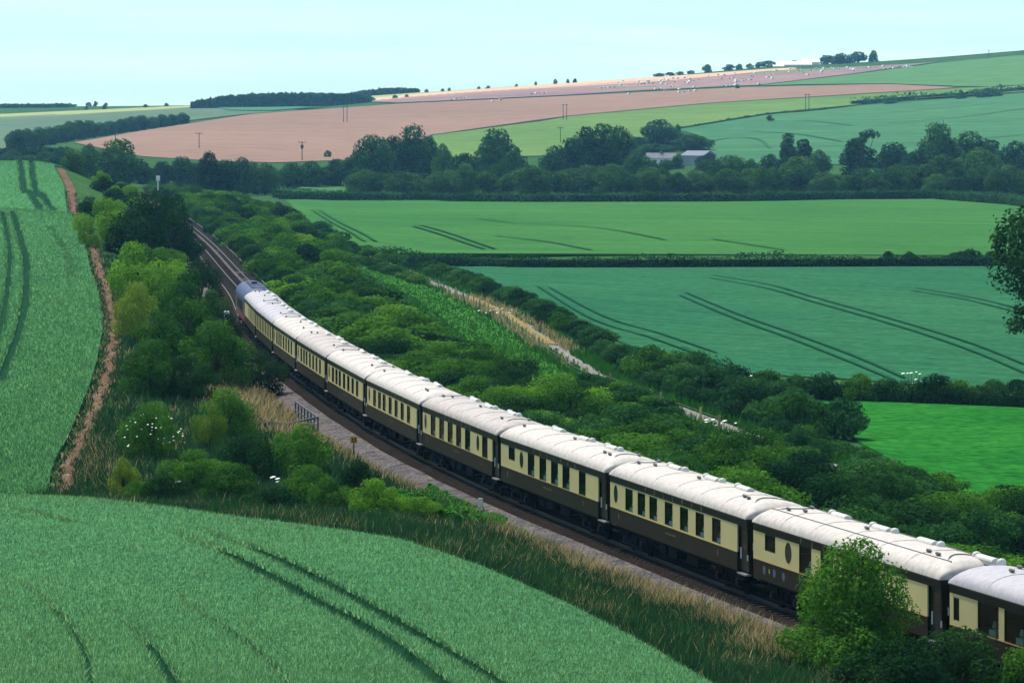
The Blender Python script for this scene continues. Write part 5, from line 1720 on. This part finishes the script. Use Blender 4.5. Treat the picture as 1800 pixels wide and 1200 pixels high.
def bank_grass():
    r2 = np.random.default_rng(4)
    n = 400000
    X, Y = view_pts(n, 108, 420, r2, 60, 1560)
    off = track_off(X, Y)
    pathx = np.interp(Y, PATHW[:, 1], PATHW[:, 0])
    k = (off < -3.0) & ((Y < 197) | (X > pathx + 0.6)) & ~in_poly(X, Y, NEARP)
    k &= (off > -34)
    X, Y, off = X[k], Y[k], off[k]
    e = np.interp(Y, [110, 120, 135, 150, 170, 190, 215, 240, 262, 280, 420], [8.0, 8.2, 8.0, 7.6, 6.6, 5.0, 5.0, 10.5, 9.5, 5.2, 5.0])
    nz = np.sin(X * 0.9 + 2 * np.sin(Y * 0.3)) * np.sin(Y * 0.55 + 1.3 * np.sin(X * 0.4))
    ps = 1 / (1 + np.exp(-(off + e + nz * 0.9) / 0.45)) * 0.85
    ps = np.maximum(ps, 0.02 + 0.22 * np.clip(nz * 1.6 - 0.55, 0, 1))
    pxv = X / Y * FPX + PX0; pyv = PY0 + (HC - Zt(X, Y)) / Y * FPX
    ps = np.maximum(ps, 0.3 * np.exp(-((pxv - 180) / 45) ** 2 - ((pyv - 815) / 50) ** 2))
    st = r2.uniform(0, 1, len(X)) < ps
    hmax = np.interp(-off, [3.0, 3.8, 6, 9, 14], [0.2, 0.7, 0.9, 0.62, 0.8])
    for nm, lab, kk, mat, hs in (('tall_grass', 'tall dark green grass on the bank left of the train', ~st, M['grass_green'], 1.0), ('straw_grass', 'dry straw coloured grass beside the ballast', st, M['grass_straw'], 1.0)):
        x, y = X[kk], Y[kk]
        h = r2.uniform(0.45, 1.1, len(x)) * hmax[kk] * hs
        V, F_ = blades(np.stack([x, y, Zt(x, y) - 0.05], 1), h, r2.uniform(0.035, 0.085, len(x)) * (y / 130) ** 0.8, r2, 0.45)
        t = np.clip(0.45 + 0.22 * nz[kk] + r2.normal(0, 0.2, len(x)), 0, 1)
        tag(link(nm, mesh_np(nm, V, F_, mat, tint=np.repeat(t, 3))), lab, 'grass', kind='stuff')
bank_grass()
def path_tufts():
    r2 = np.random.default_rng(14)
    n = 9000
    Y = 1 / (1 / 195 + r2.uniform(0, 1, n) * (1 / 640 - 1 / 195))
    sd = np.where(r2.uniform(0, 1, n) < 0.5, -1, 1)
    X = np.interp(Y, PATHW[:, 1], PATHW[:, 0]) + sd * (0.42 + 0.0004 * Y) + r2.normal(0, 0.16, n) + 0.25 * np.sin(Y * 0.9) * np.sin(Y * 0.37)
    V, F_ = blades(np.stack([X, Y, Zt(X, Y) + 0.05], 1), r2.uniform(0.12, 0.4, n), r2.uniform(0.06, 0.12, n) * (Y / 220), r2, 0.5)
    me = mesh_np('path_grass', V, F_, [M['grass_green'], M['grass_straw']], tint=np.repeat(np.clip(0.55 + r2.normal(0, .2, n), 0, 1), 3), midx=(r2.uniform(0, 1, n) < 0.18).astype(int))
    tag(link('path_grass', me), 'ragged grass tufts creeping over the edges of the earth path', 'grass', kind='stuff')
path_tufts()
def nettles():
    """low bright leafy carpet beside the ballast"""
    r2 = np.random.default_rng(6)
    poly = [ground(p[0], p[1], 170) for p in [(690, 880), (760, 868), (830, 900), (900, 935), (930, 960), (880, 975), (800, 955), (720, 935)]]
    P = np.array([(p.x, p.y) for p in poly])
    n = 60000
    X = r2.uniform(P[:, 0].min(), P[:, 0].max(), n); Y = r2.uniform(P[:, 1].min(), P[:, 1].max(), n)
    k = in_poly(X, Y, P)
    X, Y = X[k], Y[k]
    hz = 0.45 + 0.3 * np.sin(X * 1.9 + np.sin(Y)) * np.sin(Y * 1.3)
    Z = Zt(X, Y) + hz * r2.beta(4, 1.2, len(X))
    N = np.array([[0, 0, 1.0]]) + r2.normal(0, 0.5, (len(X), 3))
    V, F_ = quads(np.stack([X, Y, Z], 1), N, 0.17, r2)
    t = np.clip(0.5 + r2.normal(0, 0.25, len(X)), 0, 1)
    tag(link('nettle_patch', mesh_np('nettle_patch', V, F_, M['nettle'], tint=np.repeat(t, 4))), 'bright green nettle patch beside the ballast', 'nettles', kind='stuff')
nettles()
def verge_grass():
    """tufts on the slope by the lane and the rough ground on the right"""
    r2 = np.random.default_rng(8)
    n = 170000
    X, Y = view_pts(n, 200, 640, r2, 430, 1560)
    off = track_off(X, Y)
    lx = np.interp(Y, LY, LX)
    dl = X - lx
    k = (off > 5) & (dl < 7) & (np.abs(dl) > np.where(Y > 300, 0.75, 1.2))
    X, Y, dl = X[k], Y[k], dl[k]
    ww = r2.uniform(0.08, 0.16, len(X)) * (Y / 250)
    h = np.where(np.abs(dl) < 3, r2.uniform(0.3, 0.9, len(X)), r2.uniform(0.15, 0.35, len(X)))
    V, F_ = blades(np.stack([X, Y, Zt(X, Y) + 0.05], 1), h, ww, r2, 0.3)
    t = np.clip(0.6 + r2.normal(0, 0.22, len(X)), 0, 1)
    st = (np.abs(dl) < 2.6) & (Y > 365) & (Y < 480) & (r2.uniform(0, 1, len(X)) < 0.7)
    F2 = np.arange(len(X) * 3).reshape(-1, 3)
    me = mesh_np('verge_grass', V, F2, [M['nettle'], M['grass_straw']], tint=np.repeat(t, 3), midx=st.astype(int))
    tag(link('verge_grass', me), 'rough grass along the lane below the railway', 'grass', kind='stuff')
verge_grass()
#---PART6---
# ------------------------------------------------------------------ lineside things
M['rail_grey'] = plain('weathered_grey_metal', (0.085, 0.10, 0.11), 0.6, 0.1, noise=0.2)
M['concrete'] = plain('dark_weathered_concrete', (0.09, 0.095, 0.10), 0.9, noise=0.4, nscale=2)
M['sign_yellow'] = plain('orange_yellow_sign_paint', (0.70, 0.33, 0.02), 0.5)
M['sign_black'] = plain('sign_black', (0.02, 0.02, 0.02), 0.5)
M['post_red'] = plain('red_post_foot', (0.35, 0.05, 0.03), 0.6)
M['timber'] = plain('weathered_timber', (0.30, 0.23, 0.13), 0.8, noise=0.3)
M['post_yellow'] = plain('pale_new_timber', (0.55, 0.42, 0.14), 0.8, noise=0.2)
M['wire'] = plain('galvanised_wire', (0.30, 0.30, 0.30), 0.5, 0.6)
M['pole'] = plain('tarred_pole', (0.07, 0.065, 0.065), 0.9)
def off_pt(y, off):
    n_, f_ = track_n(y)
    return Vector((float(track_x(y)), y, 0)) + n_ * off
# culvert railing
rl = empty('lineside_railing', off_pt(238, -3.9))
tag(rl, 'grey metal railing over a small culvert beside the ballast', 'railing')
def loc_(p, root):
    return p - root.location
tops = []
for k in range(8):
    p = off_pt(232.5 + k * 1.75, -3.9)
    p.z = -0.45
    q = loc_(p, rl)
    MB().box(q.x - 0.05, q.x + 0.05, q.y - 0.05, q.y + 0.05, q.z, q.z + 1.2).build('post', M['rail_grey'], rl)
    tops.append(q + Vector((0, 0, 1.15)))
for dz in (0.0, -0.5):
    MB().bar(tops[0] + Vector((0, 0, dz)), tops[-1] + Vector((0, 0, dz)), 0.08).build('rail', M['rail_grey'], rl)
e = off_pt(231.0, -6.2); e.z = -0.2
MB().bar(tops[0] + Vector((0, 0, 0)), loc_(e, rl) + Vector((0, 0, 0.6)), 0.10).build('end_brace', M['rail_grey'], rl)
a_, b_ = off_pt(231.6, -4.3), off_pt(231.2, -7.2)
m = MB()
m.bar(loc_(Vector((a_.x, a_.y, -0.35)), rl), loc_(Vector((b_.x, b_.y, -0.15)), rl), 0.35, 1.5)
m.build('headwall', M['concrete'], rl, bevel=0.03)
# orange sign
g = ground(622, 806, 190)
sg = empty('lineside_sign', g)
tag(sg, 'orange yellow square sign on a thin post by the ballast', 'sign')
sh = (806 - 768) / FPX * g.y
MB().box(-0.035, 0.035, -0.035, 0.035, 0, sh).build('post', M['sign_black'], sg)
MB().box(-0.045, 0.045, -0.045, 0.045, -0.05, 0.25).build('post_foot', M['post_red'], sg)
pl = MB().box(-0.2, 0.2, -0.075, -0.04, sh - 0.34, sh + 0.06).build('plate', M['sign_yellow'], sg)
m = MB()
for (x0, x1, z0, z1) in ((-0.12, 0.12, -0.28, -0.22), (-0.12, -0.06, -0.22, -0.02), (0.06, 0.12, -0.22, -0.02), (-0.06, 0.06, -0.13, -0.08)):
    m.box(x0, x1, -0.08, -0.0755, sh + z0, sh + z1)
m.build('plate_mark', M['sign_black'], pl)
# white leaning stake and small lineside post
g = ground(850, 912, 170)
st_ = empty('marker_stake', g)
tag(st_, 'pale leaning marker stake at the ballast edge', 'stake')
MB().bar((0.12, 0, 0), (-0.10, 0, 0.85), 0.06).build('shaft', M['timber'], st_)
MB().box(-0.26, -0.04, -0.05, 0.03, 0.62, 1.02).build('board', M['white'], st_)
# signal
g = off_pt(850, 5.4); g.z = -0.4
sp = empty('signal_post', g)
tag(sp, 'white signal post beside the distant track', 'signal')
MB().tube([(0, 0, 0), (0, 0, 4.3)], 0.14, 8).build('post', M['white'], sp)
MB().box(-0.42, 0.42, -0.25, 0.2, 3.9, 5.0).build('signal_head', M['white'], sp, bevel=0.05)
MB().box(-0.5, 0.5, -0.5, 0.5, 0.0, 0.3).build('base_block', M['white'], sp)
g = off_pt(322, -3.2); g.z = -0.5
sp = empty('lineside_telephone', g)
tag(sp, 'pale lineside box on a post left of the locomotive', 'lineside box')
MB().tube([(0, 0, 0), (0, 0, 2.9)], 0.06, 8).build('post', M['white'], sp)
MB().box(-0.22, 0.22, -0.2, 0.2, 1.9, 2.9).build('cabinet', M['white'], sp, bevel=0.04)
MB().bar((0.05, 0, 1.2), (0.55, -0.4, 0.2), 0.06).build('stay', M['white'], sp)
# post and wire fence along the lane
fp = empty('post_and_wire_fence', (float(np.interp(400, LY, LX)) - 2.1, 400, zt(float(np.interp(400, LY, LX)) - 2.1, 400)))
tag(fp, 'post and wire fence with pale posts along the left of the lane', 'fence')
prev = None
y = 272.0
k = 0
while y < 560:
    x = float(np.interp(y, LY, LX)) - 2.1
    p = Vector((x, y, zt(x, y))) - fp.location
    hh = 1.35 + 0.12 * math.sin(k * 2.3)
    MB().box(p.x - 0.08, p.x + 0.08, p.y - 0.08, p.y + 0.08, p.z - 0.1, p.z + hh).build('post', M['post_yellow'] if k % 3 else M['timber'], fp)
    if prev is not None:
        for dz in (0.45, 0.8, 1.15):
            MB().bar(prev + Vector((0, 0, dz)), p + Vector((0, 0, dz)), 0.015).build('wire', M['wire'], fp)
    prev = p
    y += 5.2 + 2.2 * math.sin(k * 1.7) + y * 0.003
    k += 1
# ------------------------------------------------------------------ poles on the hills
def h_pole(px, base, h, ymin, label, double=True, drum=False):
    g = ground(px, base, ymin)
    root = empty('electricity_pole', g)
    tag(root, label, 'pole', 'electricity poles on the hills')
    sp_ = 0.9 if double else 0.0
    for x in ((-sp_, sp_) if double else (0,)):
        MB().tube([(x, 0, -0.3), (x, 0, h)], [0.20, 0.15], 6).build('pole', M['pole'], root)
    MB().box(-1.5, 1.5, -0.08, 0.08, h - 0.35, h - 0.15).build('crossarm', M['pole'], root)
    for x in (-1.3, 0, 1.3):
        MB().tube([(x, 0, h - 0.15), (x, 0, h + 0.2)], 0.07, 6).build('insulator', M['pole'], root)
    if drum:
        MB().tube([(0, 0, h - 2.6), (0, 0, h - 1.2)], 0.55, 10).build('transformer', M['pole'], root)
h_pole(607, 216, 8.5, 1500, 'twin legged pole in the pink field below the far wood')
h_pole(993, 212, 8.2, 1500, 'twin legged pole at the lower edge of the pink field')
h_pole(1419, 194, 8.5, 1500, 'twin legged pole on the hill hedge line')
h_pole(350, 262, 6.5, 1250, 'single pole in the left part of the pink field', False)
h_pole(531, 283, 7.2, 1250, 'pole carrying a transformer at the foot of the pink field', False, True)
h_pole(203, 252, 5.5, 1250, 'single short pole at the left tip of the pink field', False)
h_pole(985, 252, 7.0, 1500, 'single pole in the lime green strip', False)
for px, lab, h in ((1738, 'lattice mast on the right skyline', 6.5), (1796, 'short mast at the right end of the skyline', 4.0)):
    Y = 2700
    x = (px - PX0) / FPX * Y
    rt = empty('lattice_mast', (x, Y, zt(x, Y)))
    tag(rt, lab, 'mast')
    for sx in (-0.6, 0.6):
        MB().bar((sx, 0, -0.3), (sx * 0.4, 0, h), 0.16).build('leg', M['pole'], rt)
    for q in range(4):
        z0, z1 = h * q / 4, h * (q + 1) / 4
        MB().bar((-0.6 + 0.36 * z0 / h, 0, z0), (0.6 - 0.36 * z1 / h, 0, z1), 0.09).build('brace', M['pole'], rt)
    MB().bar((-1.1, 0, h * 0.92), (1.1, 0, h * 0.92), 0.12).build('crossarm', M['pole'], rt)
# ------------------------------------------------------------------ farm buildings
M['render'] = plain('white_rendered_wall', (0.80, 0.80, 0.80), 0.8, noise=0.08)
M['slate'] = plain('grey_slate_roof', (0.17, 0.17, 0.21), 0.7, noise=0.2, nscale=1)
M['sheet'] = plain('blue_grey_sheet_roof', (0.12, 0.16, 0.23), 0.7, noise=0.12)
M['pale_sheet'] = plain('pale_sheet_roof', (0.80, 0.78, 0.80), 0.5, noise=0.1)
def gable(root, L_, D, wh, rh, wall, roof, windows=0, openend=False, chimney=False, name='wall'):
    m = MB()
    m.add([(-L_ / 2, -D / 2, -0.5), (L_ / 2, -D / 2, -0.5), (L_ / 2, D / 2, -0.5), (-L_ / 2, D / 2, -0.5), (-L_ / 2, -D / 2, wh), (L_ / 2, -D / 2, wh), (L_ / 2, D / 2, wh), (-L_ / 2, D / 2, wh), (-L_ / 2, 0, wh + rh), (L_ / 2, 0, wh + rh)],
          [(0, 1, 5, 4), (2, 3, 7, 6), (1, 2, 6, 9, 5), (3, 0, 4, 8, 7)])
    m.build('wall', wall, root)
    m = MB()
    o = 0.35
    for s in (-1, 1):
        V = [(-L_ / 2 - o, s * (D / 2 + o), wh - o * rh / (D / 2)), (L_ / 2 + o, s * (D / 2 + o), wh - o * rh / (D / 2)), (L_ / 2 + o, 0, wh + rh + 0.02), (-L_ / 2 - o, 0, wh + rh + 0.02)]
        V += [(v[0], v[1], v[2] + 0.15) for v in V]
        m.add(V, [(4, 5, 6, 7) if s < 0 else (7, 6, 5, 4), (3, 2, 1, 0) if s < 0 else (0, 1, 2, 3), (0, 1, 5, 4), (1, 2, 6, 5), (2, 3, 7, 6), (3, 0, 4, 7)])
    rf = m.build('roof', roof, root)
    for k in range(windows):
        x = -L_ / 2 + L_ * (k + 0.5) / windows
        f = MB().box(x - 0.42, x + 0.42, -D / 2 - 0.05, -D / 2 + 0.02, wh * 0.4, wh * 0.4 + 1.0).build('window', M['white'], root)
        MB().box(x - 0.34, x + 0.34, -D / 2 - 0.07, -D / 2 - 0.045, wh * 0.4 + 0.08, wh * 0.4 + 0.92).build('pane', M['black_glass'], f)
    if chimney:
        MB().box(-0.4, 0.4, -0.4, 0.4, wh + rh - 0.5, wh + rh + 1.1).build('chimney', M['slate'], rf)
    if openend:
        MB().add([(L_ / 2 + 0.02, -D / 2 + 0.3, 0), (L_ / 2 + 0.02, D / 2 - 0.3, 0), (L_ / 2 + 0.02, D / 2 - 0.3, wh - 0.1), (L_ / 2 + 0.02, 0, wh + rh - 0.5), (L_ / 2 + 0.02, -D / 2 + 0.3, wh - 0.1)], [(0, 1, 2, 3, 4)]).build('doorway', M['sign_black'], root)
def at_Y(px, Y):
    x = (px - PX0) / FPX * Y
    return Vector((x, Y, zt(x, Y)))
p = at_Y(1162, 1385); p.z = HC - (291 - PY0) / FPX * 1385
h1 = empty('farmhouse', p); tag(h1, 'long white farmhouse with a grey roof among the valley trees', 'house')
gable(h1, 10.2, 5.0, 2.7, 1.7, M['render'], M['slate'], windows=5, chimney=True)
p = at_Y(1228, 1385); p.z = HC - (289 - PY0) / FPX * 1385
h2 = empty('barn', p, R(-38)); tag(h2, 'blue grey barn with an open dark gable end right of the farmhouse', 'barn')
gable(h2, 9.5, 8.0, 3.2, 1.6, plain('grey_boarding', (0.30, 0.31, 0.36), 0.8), M['sheet'], openend=True)
p = at_Y(1395, 2965); p.z = HC - (120 - PY0) / FPX * 2965
h3 = empty('barn', p); tag(h3, 'long pale barn on the skyline among the hilltop trees', 'barn')
gable(h3, 27, 12, 2.6, 2.6, M['render'], M['pale_sheet'])
p = at_Y(1424, 2975); p.z = HC - (118 - PY0) / FPX * 2975
h4 = empty('barn', p); tag(h4, 'shorter pale barn behind the right end of the long skyline barn', 'barn')
gable(h4, 14, 12, 3.6, 2.4, M['render'], M['pale_sheet'])
p = at_Y(1368, 2950); p.z = HC - (121 - PY0) / FPX * 2950
h5 = empty('farm_shed', p); tag(h5, 'low white shed at the left end of the skyline barn', 'shed')
gable(h5, 8, 5, 1.8, 1.0, M['render'], M['pale_sheet'])
# ------------------------------------------------------------------ little white huts on the brown field
def hut_mesh():
    m = MB()
    n = 8
    V = []
    for y in (-1.1, 1.1):
        for k in range(n + 1):
            a = math.pi * k / n
            V.append((1.35 * math.cos(a), y, 1.25 * math.sin(a)))
    m.add(V, [(k + 1, k, n + 1 + k, n + 2 + k) for k in range(n)] + [tuple(range(n, -1, -1)), tuple(range(n + 1, 2 * n + 2))], 0)
    m.add([(-0.4, -1.12, 0), (0.4, -1.12, 0), (0.4, -1.12, 0.8), (-0.4, -1.12, 0.8)], [(0, 1, 2, 3)], 1)
    return mb_mesh(m, [M['white'], M['sign_black']])
HUT = hut_mesh()
def hut(px, py, lab):
    g = ground(px, py, 1900)
    if g.y > 3300: return
    o = link('field_hut', HUT)
    o.location = (g.x, g.y, g.z + 0.4)
    o.rotation_euler = (0, 0, random.uniform(-0.6, 0.6))
    s_ = random.uniform(0.65, 0.9)
    o.scale = (s_, s_, s_)
    tag(o, lab, 'hut', 'white huts on the hilltop field')
for (px0, px1, py0, py1, n) in ((795, 818, 177, 174, 4), (866, 880, 180, 178, 2), (935, 958, 167, 165, 4), (1058, 1080, 157, 155, 4), (1120, 1148, 150, 148, 5), (1194, 1222, 164, 161, 4), (1205, 1228, 146, 143, 4), (1274, 1300, 154, 150, 5), (1294, 1320, 146, 142, 5)):
    for k in range(n):
        hut(px0 + (px1 - px0) * k / (n - 1), py0 + (py1 - py0) * k / (n - 1) + random.uniform(-.6, .6), 'small white hut in a short row on the brown hillside field')
for k in range(105):
    px = 1085 + 520 * random.random()
    sk = np.interp(px, [1085, 1150, 1350, 1500, 1605], [142, 138, 121, 116, 114])
    hut(px, sk + 3 + abs(random.gauss(0, 1)) * 9 * min(1, max(0.25, (1640 - px) / 300)), 'small white hut among the scattered huts below the hilltop farm')
# ------------------------------------------------------------------ white flowers
def umbels(n, rad, seed, sx, sz, lo=0.35):
    r2 = random.Random(seed)
    m = MB()
    for k in range(n):
        a = r2.uniform(math.pi * 0.9, math.pi * 2.1); z = r2.uniform(lo, 0.98)
        rr = 0.92 * math.sqrt(max(0.02, 1 - ((z - 0.35) / 0.66) ** 2))
        c = (rr * math.cos(a), rr * math.sin(a), z)
        q = rad * r2.uniform(0.6, 1.2)
        V = [(c[0] + q / sx * math.cos(t * math.pi / 4), c[1] + q / sx * math.sin(t * math.pi / 4), c[2] + 0.3 * q / sz * math.sin(t * math.pi / 4)) for t in range(8)]
        m.add(V, [tuple(range(8))])
    return m
eld.rotation_euler = (0, 0, 0)
umbels(40, 0.05, 3, eld.scale[0], eld.scale[2]).build('flower_heads', M['flower'], eld)
def parsley(px, py, ymin, n, lab, h=1.2, spread=0.9):
    g = ground(px, py, ymin)
    r2 = random.Random(int(px))
    root = empty('cow_parsley', g)
    tag(root, lab, 'plant', 'white flowering plants')
    for k in range(n):
        x, y = r2.uniform(-spread, spread), r2.uniform(-spread, spread) * 0.6
        hh = h * r2.uniform(0.6, 1.1)
        MB().tube([(x * 0.6, y * 0.6, 0), (x, y, hh)], 0.02, 4).build('stem', M['grass_green'], root)
        q = r2.uniform(0.10, 0.20)
        MB().add([(x + q * math.cos(t * math.pi / 4), y + q * math.sin(t * math.pi / 4), hh + 0.04 * math.sin(t)) for t in range(8)], [tuple(range(8))]).build('flower_head', M['flower'], root)
parsley(1318, 690, 250, 12, 'white flowering plants at the left end of the pasture hedge', 1.4, 1.8)
parsley(1345, 695, 250, 8, 'white flowering plants beside the first pasture hedge bushes', 1.2, 1.2)
parsley(1607, 700, 250, 10, 'tall white flowering plant in the middle of the pasture hedge', 2.0, 1.0)
parsley(1762, 712, 250, 7, 'white flowering plant at the right of the pasture hedge', 1.0, 1.0)
parsley(1268, 760, 200, 8, 'white flowers at the bend of the lane', 0.9, 1.3)
parsley(1410, 805, 200, 7, 'white flowers at the lower end of the lane', 0.7, 1.6)
parsley(868, 562, 300, 9, 'white flowering plants at the top of the dry lane strip', 1.2, 2.0)
parsley(330, 868, 170, 4, 'few white flowers in the low scrub above the near field', 0.8, 0.5)
parsley(488, 868, 170, 3, 'single white flower cluster in the dark bank grass', 0.8, 0.3)
# ------------------------------------------------------------------ air
def haze():
    m = bpy.data.materials.new('summer_haze')
    m.use_nodes = True
    n = m.node_tree
    n.nodes.clear()
    v = n.nodes.new('ShaderNodeVolumePrincipled')
    v.inputs['Color'].default_value = (0.24, 0.58, 1.0, 1)
    v.inputs['Absorption Color'].default_value = (1, 1, 1, 1)
    v.inputs['Density'].default_value = HAZE
    v.inputs['Anisotropy'].default_value = 0.2
    o = n.nodes.new('ShaderNodeOutputMaterial')
    n.links.new(v.outputs[0], o.inputs['Volume'])
    b = MB().box(-1700, 1700, -70, 5400, -48, 92).build('haze', m)
    tag(b, 'thin blue summer haze filling the valley', 'haze', kind='stuff')
HAZE = 0.000072
haze()
